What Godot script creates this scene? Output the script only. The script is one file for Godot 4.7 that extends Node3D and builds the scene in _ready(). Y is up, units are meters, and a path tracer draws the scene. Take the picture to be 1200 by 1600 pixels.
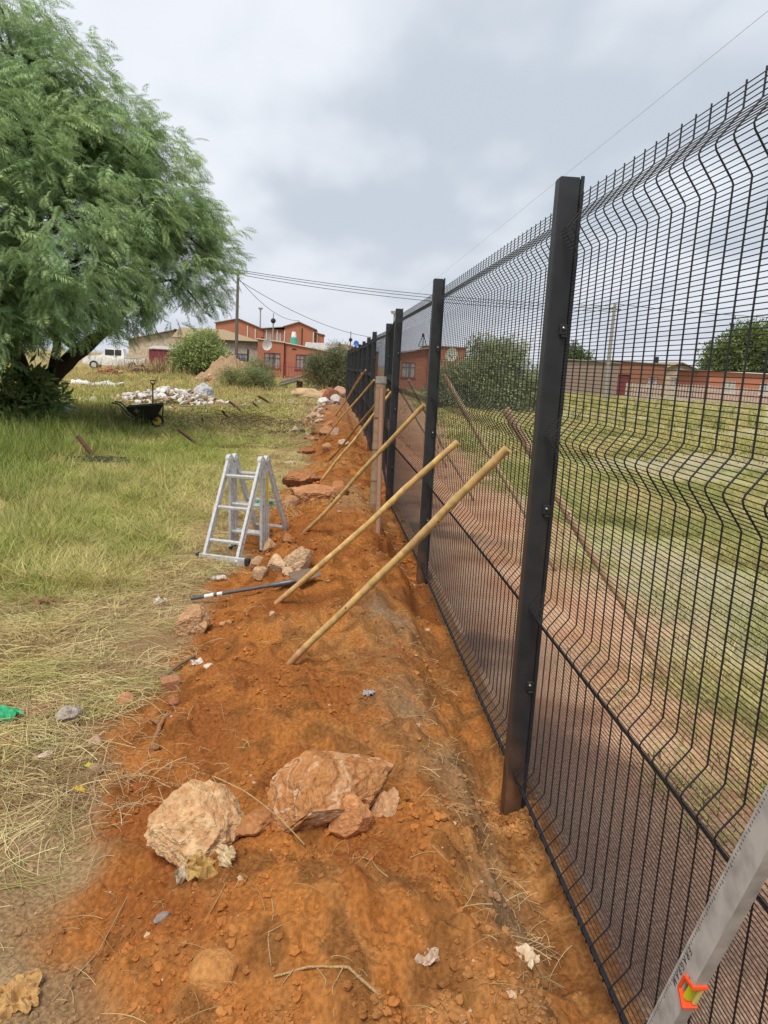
extends Node3D
# A newly built black mesh fence on a bank of red soil, an open field and brick houses behind.

const EYE := Vector3(0, 1.76, 0)
const TAU_ := 6.2831853
var rng := RandomNumberGenerator.new()
var fn := {}
var used := {}
var M := {}
var cam: Camera3D

# ---------------------------------------------------------------- mesh buffer
class Buf:
	var v := PackedVector3Array()
	var n := PackedVector3Array()
	var c := PackedColorArray()
	var u := PackedVector2Array()
	var col := Color(1, 1, 1)
	var tints := PackedColorArray()      # one per ring of the next tube, if any

	func tri(a: Vector3, b: Vector3, d: Vector3, na: Vector3, nb: Vector3, nd: Vector3, ua := Vector2.ZERO, ub := Vector2.ZERO, ud := Vector2.ZERO) -> void:
		if (b - a).cross(d - a).dot(na + nb + nd) > 0.0:
			v.append(a); v.append(d); v.append(b)
			n.append(na); n.append(nd); n.append(nb)
			u.append(ua); u.append(ud); u.append(ub)
		else:
			v.append(a); v.append(b); v.append(d)
			n.append(na); n.append(nb); n.append(nd)
			u.append(ua); u.append(ub); u.append(ud)
		c.append(col); c.append(col); c.append(col)

	func quad(a: Vector3, b: Vector3, d: Vector3, e: Vector3, nn: Vector3) -> void:
		var w := (b - a).length(); var h := (e - a).length()
		tri(a, b, d, nn, nn, nn, Vector2(0, 0), Vector2(w, 0), Vector2(w, h))
		tri(a, d, e, nn, nn, nn, Vector2(0, 0), Vector2(w, h), Vector2(0, h))

	func face(a: Vector3, b: Vector3, d: Vector3, hint: Vector3) -> void:
		var nn := (b - a).cross(d - a).normalized()
		if nn.dot(hint) < 0.0: nn = -nn
		tri(a, b, d, nn, nn, nn, Vector2(a.x, a.z), Vector2(b.x, b.z), Vector2(d.x, d.z))

	func box(t: Transform3D, s: Vector3, b := 0.0) -> void:
		var h := s * 0.5
		if b <= 0.0:
			for ax in 3:
				for sg in [-1.0, 1.0]:
					var nn := Vector3.ZERO; nn[ax] = sg
					var p := Vector3.ZERO; p[ax] = h[ax] * sg
					var e1 := Vector3.ZERO; e1[(ax + 1) % 3] = h[(ax + 1) % 3]
					var e2 := Vector3.ZERO; e2[(ax + 2) % 3] = h[(ax + 2) % 3]
					quad(t * (p - e1 - e2), t * (p + e1 - e2), t * (p + e1 + e2), t * (p - e1 + e2), (t.basis * nn).normalized())
			return
		var k := h - Vector3.ONE * b
		for ax in 3:
			var a1 := (ax + 1) % 3; var a2 := (ax + 2) % 3
			for sg in [-1.0, 1.0]:
				var nn := Vector3.ZERO; nn[ax] = sg
				var p := Vector3.ZERO; p[ax] = h[ax] * sg
				var e1 := Vector3.ZERO; e1[a1] = k[a1]
				var e2 := Vector3.ZERO; e2[a2] = k[a2]
				quad(t * (p - e1 - e2), t * (p + e1 - e2), t * (p + e1 + e2), t * (p - e1 + e2), (t.basis * nn).normalized())
			for s1 in [-1.0, 1.0]:
				for s2 in [-1.0, 1.0]:
					var q1 := Vector3.ZERO; q1[a1] = h[a1] * s1; q1[a2] = k[a2] * s2
					var q2 := Vector3.ZERO; q2[a1] = k[a1] * s1; q2[a2] = h[a2] * s2
					var e := Vector3.ZERO; e[ax] = k[ax]
					var nn := Vector3.ZERO; nn[a1] = s1; nn[a2] = s2
					quad(t * (q1 - e), t * (q1 + e), t * (q2 + e), t * (q2 - e), (t.basis * nn).normalized())
		for sx in [-1.0, 1.0]:
			for sy in [-1.0, 1.0]:
				for sz in [-1.0, 1.0]:
					var s3 := Vector3(sx, sy, sz)
					var a := Vector3(h.x, k.y, k.z) * s3
					var d := Vector3(k.x, h.y, k.z) * s3
					var e := Vector3(k.x, k.y, h.z) * s3
					face(t * a, t * d, t * e, t.basis * s3)

	func at(p: Vector3, s: Vector3, b := 0.0) -> void:
		box(Transform3D(Basis(), p), s, b)

	func bar(p: Vector3, q: Vector3, w: float, h: float, up := Vector3.UP, b := 0.0) -> void:
		var z := (q - p)
		var l := z.length()
		z /= l
		if absf(z.dot(up)) > 0.98: up = Vector3.RIGHT
		var x := up.cross(z).normalized()
		var y := z.cross(x)
		box(Transform3D(Basis(x, y, z), (p + q) * 0.5), Vector3(w, h, l), b)

	func tube(pts: PackedVector3Array, rad: PackedFloat32Array, sides := 6, caps := true, rough := 0.0, seed_ := 0) -> void:
		var m := pts.size()
		var rg := RandomNumberGenerator.new(); rg.seed = seed_ + 7
		var t0 := (pts[1] - pts[0]).normalized()
		var x := (Vector3.UP if absf(t0.y) < 0.9 else Vector3.RIGHT).cross(t0).normalized()
		var rings := []
		var base_col := col
		var norms := []
		var along := 0.0
		var alongs := PackedFloat32Array()
		for i in m:
			var t := (pts[mini(i + 1, m - 1)] - pts[maxi(i - 1, 0)]).normalized()
			x = (x - t * x.dot(t)).normalized()
			var y := t.cross(x)
			var ring := PackedVector3Array(); var nr := PackedVector3Array()
			if i > 0: along += (pts[i] - pts[i - 1]).length()
			alongs.append(along)
			for j in sides:
				var a := TAU * j / sides
				var d := x * cos(a) + y * sin(a)
				ring.append(pts[i] + d * rad[i] * (1.0 + rough * rg.randf_range(-1, 1)))
				nr.append(d)
			rings.append(ring); norms.append(nr)
		for i in m - 1:
			if tints.size() == m: col = base_col * tints[i]; col.a = 1
			for j in sides:
				var k := (j + 1) % sides
				var ua := Vector2(float(j) / sides, alongs[i]); var ub := Vector2(float(j + 1) / sides, alongs[i])
				var uc := Vector2(float(j + 1) / sides, alongs[i + 1]); var ud := Vector2(float(j) / sides, alongs[i + 1])
				tri(rings[i][j], rings[i][k], rings[i + 1][k], norms[i][j], norms[i][k], norms[i + 1][k], ua, ub, uc)
				tri(rings[i][j], rings[i + 1][k], rings[i + 1][j], norms[i][j], norms[i + 1][k], norms[i + 1][j], ua, uc, ud)
		if caps:
			for e in [0, m - 1]:
				var nn := (pts[0] - pts[1]).normalized() if e == 0 else (pts[m - 1] - pts[m - 2]).normalized()
				for j in sides:
					tri(pts[e], rings[e][j], rings[e][(j + 1) % sides], nn, nn, nn)

	func rod(p: Vector3, q: Vector3, r: float, sides := 6, r2 := -1.0) -> void:
		tube(PackedVector3Array([p, q]), PackedFloat32Array([r, r if r2 < 0.0 else r2]), sides)

	func ball(p: Vector3, r: Vector3, seg := 10, rows := 6) -> void:
		for i in rows:
			for j in seg:
				var q := []
				for e in [[i, j], [i, j + 1], [i + 1, j + 1], [i + 1, j]]:
					var th: float = PI * e[0] / rows; var ph: float = TAU * e[1] / seg
					q.append(Vector3(sin(th) * cos(ph), cos(th), sin(th) * sin(ph)))
				var nn := []
				for w in q: nn.append((w / r).normalized())
				tri(p + q[0] * r, p + q[1] * r, p + q[2] * r, nn[0], nn[1], nn[2])
				tri(p + q[0] * r, p + q[2] * r, p + q[3] * r, nn[0], nn[2], nn[3])

	func mesh(mat: Material) -> ArrayMesh:
		var a := []; a.resize(Mesh.ARRAY_MAX)
		a[Mesh.ARRAY_VERTEX] = v; a[Mesh.ARRAY_NORMAL] = n; a[Mesh.ARRAY_COLOR] = c; a[Mesh.ARRAY_TEX_UV] = u
		var m := ArrayMesh.new()
		m.add_surface_from_arrays(Mesh.PRIMITIVE_TRIANGLES, a)
		m.surface_set_material(0, mat)
		return m

# ---------------------------------------------------------------- naming helpers
func numbered(called: String) -> String:
	var k: int = used.get(called, 0)
	used[called] = k + 1
	return called if k == 0 else "%s_%03d" % [called, k]

func tag(o: Node, label := "", category := "", group := "", kind := "") -> Node:
	if label != "": o.set_meta("label", label)
	if category != "": o.set_meta("category", category)
	if group != "": o.set_meta("group", group)
	if kind != "": o.set_meta("kind", kind)
	return o

func thing(called: String, label: String, category: String, at := Vector3.ZERO, turn := 0.0, group := "") -> Node3D:
	var o := Node3D.new(); o.name = numbered(called); add_child(o)
	o.position = at; o.rotation.y = turn
	tag(o, label, category, group)
	return o

func put(called: String, m: Mesh, parent: Node = null) -> MeshInstance3D:
	var o := MeshInstance3D.new(); o.mesh = m
	if parent == null or parent == self:
		o.name = numbered(called); add_child(o)
	else:
		o.name = called; parent.add_child(o, true)
	return o

func part(called: String, b: Buf, mat: Material, parent: Node = null) -> MeshInstance3D:
	return put(called, b.mesh(mat), parent)

func solo(called: String, b: Buf, mat: Material, label: String, category: String, at := Vector3.ZERO, group := "") -> MeshInstance3D:
	var o := part(called, b, mat)
	o.position = at
	tag(o, label, category, group)
	return o

func scatter(called: String, m: Mesh, xf: Array, cols: Array, parent: Node = null) -> MultiMeshInstance3D:
	var mm := MultiMesh.new()
	mm.transform_format = MultiMesh.TRANSFORM_3D
	mm.use_colors = true
	mm.mesh = m
	mm.instance_count = xf.size()
	for i in xf.size():
		mm.set_instance_transform(i, xf[i])
		mm.set_instance_color(i, cols[i])
	var o := MultiMeshInstance3D.new(); o.multimesh = mm
	if parent == null:
		o.name = numbered(called); add_child(o)
	else:
		o.name = called; parent.add_child(o, true)
	o.set_meta("kind", "stuff")
	return o

# ---------------------------------------------------------------- materials
func noise(seed_: int, freq: float, oct := 3, kind := FastNoiseLite.TYPE_SIMPLEX_SMOOTH) -> FastNoiseLite:
	var f := FastNoiseLite.new()
	f.seed = seed_; f.frequency = freq; f.noise_type = kind
	f.fractal_type = FastNoiseLite.FRACTAL_FBM if oct > 1 else FastNoiseLite.FRACTAL_NONE
	f.fractal_octaves = oct
	return f

# a grey tile between lo and hi (linear-looking grey, used as a multiplier or as relief)
func tile(size: int, seed_: int, freq: float, oct: int, lo: float, hi: float, kind := FastNoiseLite.TYPE_SIMPLEX_SMOOTH, stretch := 1.0) -> ImageTexture:
	var f := noise(seed_, freq, oct, kind)
	var im := f.get_seamless_image(size, size, false, false, 0.12)
	im.convert(Image.FORMAT_L8)
	if stretch > 1.0:
		im.resize(size, int(size / stretch), Image.INTERPOLATE_CUBIC)
	var d := im.get_data()
	var lut := PackedByteArray(); lut.resize(256)
	for i in 256: lut[i] = int(clampf(lerpf(lo, hi, i / 255.0), 0, 1) * 255)
	for i in d.size(): d[i] = lut[d[i]]
	return ImageTexture.create_from_image(Image.create_from_data(im.get_width(), im.get_height(), false, Image.FORMAT_L8, d))

func lin(r: float, g: float, b: float) -> Color:
	return Color(r, g, b).linear_to_srgb()

func mat(col: Color, rough := 0.8, metal := 0.0) -> StandardMaterial3D:
	var m := StandardMaterial3D.new()
	m.albedo_color = col; m.roughness = rough; m.metallic = metal
	m.cull_mode = BaseMaterial3D.CULL_DISABLED
	return m

func tex(m: StandardMaterial3D, albedo: Texture2D, height: Texture2D, hscale: float, uvs: float, tri := true, world := false) -> StandardMaterial3D:
	if albedo: m.albedo_texture = albedo
	if height:
		m.heightmap_enabled = true
		m.heightmap_texture = height
		m.heightmap_scale = hscale
	m.uv1_scale = Vector3.ONE * uvs
	m.uv1_triplanar = tri
	m.uv1_world_triplanar = world
	return m

func vcol(m: StandardMaterial3D) -> StandardMaterial3D:
	m.vertex_color_use_as_albedo = true
	return m

func leafy(rough := 0.65, back := 0.35) -> StandardMaterial3D:
	var m := vcol(mat(Color.WHITE, rough))
	m.backlight_enabled = true
	m.backlight = Color(back, back, back)
	return m

func make_materials() -> void:
	var grain := tile(1024, 3, 0.035, 5, 0.62, 1.12)
	var soil_h := tile(1024, 17, 0.075, 5, 0.0, 1.0)
	var relief := tile(1024, 4, 0.03, 5, 0.0, 1.0)
	var fine := tile(512, 5, 0.09, 4, 0.55, 1.1)
	var fine_h := tile(512, 6, 0.08, 4, 0.0, 1.0)
	var cell_h := tile(512, 8, 0.04, 3, 0.0, 1.0, FastNoiseLite.TYPE_CELLULAR)
	var streak := tile(512, 9, 0.05, 4, 0.55, 1.15, FastNoiseLite.TYPE_SIMPLEX_SMOOTH, 1.0)
	var blot := tile(512, 10, 0.012, 4, 0.8, 1.08)
	var soft := tile(512, 18, 0.03, 4, 0.78, 1.1)
	M.ground = tex(vcol(mat(Color.WHITE, 0.95)), grain, soil_h, 0.35, 1.3, true, true)
	M.rock = tex(vcol(mat(Color.WHITE, 0.92)), soft, relief, 0.45, 3.0, true)
	M.rubble = tex(vcol(mat(Color.WHITE, 0.92)), fine, fine_h, 1.0, 1.0, true)
	M.fence = tex(vcol(mat(Color.WHITE, 0.42)), blot, null, 0, 1.4, true)
	M.wire = mat(lin(0.009, 0.010, 0.014), 0.5)
	M.bolt = mat(lin(0.5, 0.5, 0.5), 0.3, 1.0)
	M.pole = tex(vcol(mat(Color.WHITE, 0.75)), soft, fine_h, 0.08, 1.1, true)
	M.alu = tex(mat(lin(0.62, 0.63, 0.64), 0.42, 0.25), blot, fine_h, 0.02, 3.0, true)
	M.alu_dark = mat(lin(0.36, 0.36, 0.36), 0.5, 0.5)
	M.rubber = mat(lin(0.02, 0.02, 0.021), 0.75)
	M.yellow = tex(mat(lin(0.72, 0.50, 0.03), 0.5), blot, null, 0, 3.0, true)
	M.white = tex(mat(lin(0.80, 0.80, 0.78), 0.6), blot, null, 0, 0.6, true)
	M.black_paint = tex(mat(lin(0.014, 0.018, 0.017), 0.42), blot, null, 0, 1.5, true)
	M.steel = tex(mat(lin(0.13, 0.13, 0.15), 0.4, 0.5), blot, fine_h, 0.05, 3.0, true)
	M.rust = tex(mat(lin(0.13, 0.075, 0.05), 0.85), blot, fine_h, 0.2, 2.0, true)
	M.rust_pale = tex(mat(lin(0.36, 0.20, 0.14), 0.85), fine, fine_h, 0.2, 2.0, true)
	M.concrete = tex(mat(lin(0.30, 0.29, 0.26), 0.9), blot, fine_h, 0.3, 1.6, true)
	M.bark = tex(mat(lin(0.085, 0.062, 0.045), 0.95), fine, cell_h, 5.0, 0.9, true)
	M.twig = tex(vcol(mat(Color.WHITE, 0.9)), fine, fine_h, 0.2, 4.0, true)
	M.old_pipe = tex(mat(lin(0.33, 0.23, 0.15), 0.9), blot, fine_h, 0.3, 1.6, true)
	M.muddy = tex(mat(lin(0.30, 0.20, 0.14), 0.75, 0.2), fine, fine_h, 0.1, 3.0, true)
	M.crumb = vcol(mat(Color.WHITE, 0.95))
	M.leaf = leafy(0.6, 0.85)
	M.grass = leafy(0.7, 0.6)
	M.straw = leafy(0.75, 0.35)
	M.litter = leafy(0.6, 0.4)
	M.brick = tex(mat(lin(0.62, 0.255, 0.165), 0.9), fine, fine_h, 0.4, 0.5, true)
	M.brick_dull = tex(mat(lin(0.42, 0.20, 0.13), 0.9), fine, fine_h, 0.4, 0.5, true)
	M.plaster = tex(mat(lin(0.42, 0.37, 0.32), 0.9), blot, fine_h, 0.3, 0.35, true)
	M.cream = tex(mat(lin(0.55, 0.46, 0.34), 0.9), blot, fine_h, 0.3, 0.35, true)
	M.wall_grey = tex(mat(lin(0.38, 0.28, 0.23), 0.9), fine, fine_h, 0.4, 0.5, true)
	M.tiles = tex(mat(lin(0.46, 0.34, 0.19), 0.85), fine, fine_h, 0.6, 0.7, true)
	M.sheet = tex(mat(lin(0.45, 0.42, 0.38), 0.55), blot, null, 0, 0.3, true)
	M.trim = mat(lin(0.62, 0.58, 0.54), 0.7)
	M.maroon = tex(mat(lin(0.20, 0.035, 0.035), 0.6), blot, null, 0, 0.6, true)
	M.frame_red = mat(lin(0.22, 0.045, 0.05), 0.6)
	M.frame_blue = mat(lin(0.16, 0.17, 0.28), 0.6)
	M.dark = mat(lin(0.02, 0.02, 0.02), 0.8)
	M.curtain = tex(mat(lin(0.78, 0.75, 0.72), 0.9), streak, null, 0, 1.2, true)
	M.blue = mat(lin(0.03, 0.16, 0.55), 0.5)
	M.green = mat(lin(0.06, 0.32, 0.22), 0.5)
	var g := mat(Color(0.75, 0.8, 0.82, 0.16), 0.06); g.transparency = BaseMaterial3D.TRANSPARENCY_ALPHA
	M.glass = g
	M.dish = mat(lin(0.72, 0.72, 0.72), 0.5)
	M.cable = mat(lin(0.60, 0.58, 0.48), 0.6)
	M.tan_wood = tex(mat(lin(0.42, 0.30, 0.17), 0.85), streak, fine_h, 0.2, 1.2, true)
	M.grey_wood = tex(mat(lin(0.20, 0.17, 0.14), 0.9), streak, fine_h, 0.4, 1.2, true)
	M.level = tex(mat(lin(0.50, 0.50, 0.485), 0.5, 0.1), blot, fine_h, 0.01, 2.0, true)
	M.ink = mat(lin(0.02, 0.02, 0.025), 0.7)
	M.orange = mat(lin(0.80, 0.075, 0.015), 0.4)
	M.vial = mat(lin(0.55, 0.62, 0.02), 0.12)
	M.vial_back = mat(lin(0.72, 0.66, 0.22), 0.4)
	M.picket = tex(mat(lin(0.46, 0.40, 0.36), 0.85), blot, null, 0, 0.4, true)
	for k in ["ground", "crumb", "rock", "rubble", "twig", "bark", "brick", "brick_dull", "old_pipe", "rust", "rust_pale"]: M[k].metallic_specular = 0.12
	for k in ["leaf", "grass", "straw", "litter", "pole"]: M[k].metallic_specular = 0.28

# ---------------------------------------------------------------- terrain
func sm(a: float, b: float, x: float) -> float:
	return smoothstep(a, b, x)

func soil_edge(d: float) -> float:      # left edge of the dug red soil, by distance
	var e: float = fn.a.get_noise_2d(d * 9.0, 4.0) * 0.16
	if d < 2.6: e += 0.55 * (2.6 - d) / 1.2 * 0.55
	return -0.88 + e + 0.10 * sm(4.5, 6.5, d) + 0.42 * sm(7.0, 14.0, d)

func soil_w(x: float, z: float) -> float:
	var d := -z
	var wob: float = fn.b.get_noise_2d(x * 10, z * 10) * 0.22
	var l := sm(-0.16, 0.16, x - soil_edge(d) + wob)
	var r := 1.0 - sm(0.84, 0.98, x)
	return l * r * (1.0 - sm(36.0, 48.0, d))

func bump(d: float, at: float, w: float) -> float:
	return exp(-pow((d - at) / w, 2))

func ground_h(x: float, z: float) -> float:
	var d := -z
	var far := sm(1.0, 6.0, absf(x))
	var h: float = fn.c.get_noise_2d(x, z) * lerpf(0.03, 0.16, sm(4, 25, d)) * (0.35 + 0.65 * far)
	h += 0.32 * sm(30, 62, d) * (1.0 - sm(-2.0, 3.0, x))
	if x > -2.2 and x < 1.3 and d < 60.0:
		var e := soil_edge(d)
		var amp := (0.17 + 0.05 * float(fn.a.get_noise_2d(d * 14.0, 50.0))) * (1.0 - 0.55 * sm(14, 40, d))
		amp += 0.06 * bump(d, 3.35, 0.5) + 0.05 * bump(d, 6.3, 0.7) - 0.05 * bump(d, 2.75, 0.22) + 0.05 * bump(d, 1.95, 0.3)
		var prof := sm(e - 0.1, e + 0.75, x) * (1.0 - 0.35 * sm(0.36, 0.56, x)) * (1.0 - sm(0.56, 0.70, x + 0.10 * float(fn.b.get_noise_2d(x * 14, z * 14 + 33)) + 0.05 * float(fn.a.get_noise_2d(d * 16.0, 90.0))))
		h += amp * prof
		h -= 0.065 * exp(-pow((x - 0.8) / 0.13, 2)) * (1.0 - sm(30, 50, d))
		h -= 0.11 * exp(-pow((x - 0.80) / 0.13, 2) - pow((d - 2.92) / 0.22, 2))
		var w := soil_w(x, z)
		if w > 0.02 and d < 30.0:
			h += w * (0.055 * float(fn.b.get_noise_2d(x * 11 + 9, z * 11)) + 0.050 * float(fn.b.get_noise_2d(x * 26, z * 26)) + 0.014 * float(fn.b.get_noise_2d(x * 70 + 40, z * 70)))
	return h

func rough_h(x: float, z: float) -> float:
	var d := -z
	var h := ground_h(x, z)
	if d < 14.0 and absf(x) < 5.0:
		var w := soil_w(x, z)
		var k := 1.0 - sm(7.0, 14.0, d)
		var cl: float = fn.d.get_noise_2d(x * 100, z * 100)
		var crumb := sm(-0.25, 0.35, float(fn.b.get_noise_2d(x * 15 + 3, z * 15 + 8)))
		var c1: float = fn.e.get_noise_2d(x * 9, z * 9)
		var c2: float = fn.e.get_noise_2d(x * 21 + 5, z * 21)
		h += k * (0.25 + 0.75 * w) * (0.009 * cl + 0.020 * maxf(0.0, float(fn.d.get_noise_2d(x * 44 + 7, z * 44)) - 0.05) + crumb * (0.050 * maxf(0.0, -c1 - 0.45) + 0.034 * maxf(0.0, -c2 - 0.5)))
	return h

func on(x: float, z: float, up := 0.0) -> Vector3:
	return Vector3(x, ground_h(x, z) + up, z)

func on_r(x: float, z: float, up := 0.0) -> Vector3:      # on the crumbly surface itself
	return Vector3(x, rough_h(x, z) + up, z)

func mixc(a: Color, b: Color, t: float) -> Color:
	return a.lerp(b, clampf(t, 0, 1))

func green_w(x: float, z: float) -> float:     # how green the left field is (tall under the tree, straw near the soil)
	var d := -z
	var g: float = 0.5 + 0.9 * float(fn.c.get_noise_2d(x * 2.2 + 30, z * 1.4)) + 0.3 * float(fn.b.get_noise_2d(x * 4, z * 4))
	g += 0.55 * sm(-2.0, -5.5, x) * sm(6, 9, d) * (1.0 - sm(17, 21, d))
	g -= 0.45 * (1.0 - sm(3.0, 6.0, d))
	g -= 0.35 * sm(-1.9, -0.9, x)
	g -= 0.25 * sm(24, 45, d)
	return clampf(g, 0, 1)

func ground_color(x: float, z: float) -> Color:
	var d := -z
	var n1: float = fn.b.get_noise_2d(x * 13, z * 13)
	var n2: float = fn.d.get_noise_2d(x * 30, z * 30)
	var n3: float = fn.c.get_noise_2d(x * 4 + 11, z * 4)
	if x < 0.95:
		var w := soil_w(x, z)
		var red := mixc(Color(0.45, 0.180, 0.050), Color(0.30, 0.108, 0.033), 0.5 + 1.1 * n1)
		red = mixc(red, Color(0.47, 0.235, 0.085), sm(0.0, 0.5, n3 + 0.5 * n2) * 0.85)
		red = mixc(red, Color(0.16, 0.058, 0.018), sm(0.02, 0.42, n2 - 0.5 * n1) * 0.62)
		red = mixc(red, Color(0.19, 0.072, 0.025), 0.6 * sm(0.42, 0.62, x) * sm(-0.1, 0.3, n1))
		# grey-brown trodden topsoil patches on the bank
		var t := 0.9 * exp(-pow((x - 0.48) / 0.16, 2) - pow((d - 3.2) / 0.36, 2)) + 0.75 * exp(-pow((x - 0.42) / 0.15, 2) - pow((d - 4.6) / 0.5, 2))
		t += 0.6 * exp(-pow((x - 0.62) / 0.1, 2) - pow((d - 2.3) / 0.6, 2)) + 0.7 * exp(-pow((x - 0.2) / 0.25, 2) - pow((d - 9.2) / 0.9, 2))
		red = mixc(red, Color(0.30, 0.20, 0.115), clampf(1.25 * t * (0.8 + 1.2 * n1), 0, 0.92))
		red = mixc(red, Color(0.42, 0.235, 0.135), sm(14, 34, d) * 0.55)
		var earth := mixc(Color(0.29, 0.185, 0.10), Color(0.39, 0.275, 0.15), 0.5 + n1)
		earth = mixc(earth, Color(0.34, 0.155, 0.065), sm(0.0, 0.5, n3) * (1.0 - sm(3, 7, d)))
		var g := green_w(x, z)
		var field := mixc(Color(0.46, 0.37, 0.16), Color(0.26, 0.27, 0.07), g)
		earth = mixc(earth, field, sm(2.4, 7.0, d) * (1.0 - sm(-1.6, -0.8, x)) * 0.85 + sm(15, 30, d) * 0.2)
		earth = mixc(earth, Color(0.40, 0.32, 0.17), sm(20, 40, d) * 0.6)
		return mixc(earth, red, w)
	# beyond the fence: raked reddish earth, then thin grass
	var red2 := mixc(Color(0.66, 0.42, 0.27), Color(0.56, 0.29, 0.165), 0.5 + 1.2 * n1)
	red2 = mixc(red2, Color(0.20, 0.13, 0.10), sm(0.05, 0.45, n3 + 0.35 * n1) * (1.0 - sm(1.2, 2.6, x)) * 0.75)
	red2 = mixc(red2, Color(0.40, 0.16, 0.08), sm(5, 20, d) * (1.0 - sm(1.5, 3.0, x)) * 0.8)
	var gr := mixc(Color(0.54, 0.49, 0.26), Color(0.40, 0.43, 0.15), clampf(0.5 + 1.0 * n3 + 0.4 * n1, 0, 1))
	gr = mixc(gr, Color(0.50, 0.42, 0.32), 0.6 * sm(0.05, 0.4, float(fn.c.get_noise_2d(x * 1.6 - 40, z * 2.4))) * 0.9)
	var e2 := 2.45 + 0.5 * float(fn.b.get_noise_2d(z * 6, 3.0)) + 0.10 * maxf(0.0, d - 6.0) * 0.6
	return mixc(red2, gr, sm(-0.5, 0.7, x - e2 + 0.5 * n1))

func build_ground() -> void:
	var zs := PackedFloat32Array()
	var d := 1.45
	zs.append(30.0); zs.append(10.0); zs.append(4.0); zs.append(1.5); zs.append(0.2); zs.append(-0.6); zs.append(-1.1)
	while d < 420.0:
		zs.append(-d)
		d += maxf(0.010, (d - 0.4) * 0.0092)
	zs.append(-600.0); zs.append(-1400.0)
	var xs := PackedFloat32Array()
	var x := 0.0
	var left := PackedFloat32Array()
	while x < 260.0:
		left.append(-x)
		x += 0.0105 if x < 1.25 else 0.0105 + (x - 1.25) * 0.024
	for i in range(left.size() - 1, 0, -1): xs.append(left[i])
	x = 0.0
	while x < 260.0:
		xs.append(x)
		x += 0.0105 if x < 0.9 else 0.0105 + (x - 0.9) * 0.026
	xs.insert(0, -900.0); xs.append(900.0)
	var nx := xs.size(); var nz := zs.size()
	var v := PackedVector3Array(); v.resize(nx * nz)
	var c := PackedColorArray(); c.resize(nx * nz)
	var n := PackedVector3Array(); n.resize(nx * nz)
	var w := PackedFloat32Array(); w.resize(nx * nz)
	for j in nz:
		var z := zs[j]
		for i in nx:
			var px := xs[i]
			var k := j * nx + i
			v[k] = Vector3(px, rough_h(px, z), z)
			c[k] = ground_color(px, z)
			w[k] = soil_w(px, z) if px > -2.0 and px < 1.2 and z > -50.0 and z < 0.0 else 0.0
	for j in nz:
		for i in nx:
			var i0 := maxi(i - 1, 0); var i1 := mini(i + 1, nx - 1)
			var j0 := maxi(j - 1, 0); var j1 := mini(j + 1, nz - 1)
			var a := v[j * nx + i1] - v[j * nx + i0]
			var b := v[j0 * nx + i] - v[j1 * nx + i]
			n[j * nx + i] = b.cross(a).normalized()
	var soil := PackedInt32Array(); var rest := PackedInt32Array()
	for j in nz - 1:
		for i in nx - 1:
			var a := j * nx + i; var b := a + 1; var e := a + nx; var f := e + 1
			if w[a] + w[b] + w[e] + w[f] > 2.0:
				soil.append_array([a, e, b, b, e, f])
			else:
				rest.append_array([a, e, b, b, e, f])
	for s in [["ground", rest], ["red_soil_bank", soil]]:
		var arr := []; arr.resize(Mesh.ARRAY_MAX)
		arr[Mesh.ARRAY_VERTEX] = v; arr[Mesh.ARRAY_NORMAL] = n; arr[Mesh.ARRAY_COLOR] = c; arr[Mesh.ARRAY_INDEX] = s[1]
		# keep only the vertices in use
		var map := PackedInt32Array(); map.resize(v.size()); map.fill(-1)
		var vv := PackedVector3Array(); var nn := PackedVector3Array(); var cc := PackedColorArray(); var ii := PackedInt32Array()
		for k in s[1]:
			if map[k] < 0:
				map[k] = vv.size(); vv.append(v[k]); nn.append(n[k]); cc.append(c[k])
			ii.append(map[k])
		arr[Mesh.ARRAY_VERTEX] = vv; arr[Mesh.ARRAY_NORMAL] = nn; arr[Mesh.ARRAY_COLOR] = cc; arr[Mesh.ARRAY_INDEX] = ii
		var m := ArrayMesh.new(); m.add_surface_from_arrays(Mesh.PRIMITIVE_TRIANGLES, arr); m.surface_set_material(0, M.ground)
		tag(put(s[0], m), "open field of earth and thin grass" if s[0] == "ground" else "long bank of freshly dug red soil along the fence", "", "", "structure")

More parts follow.
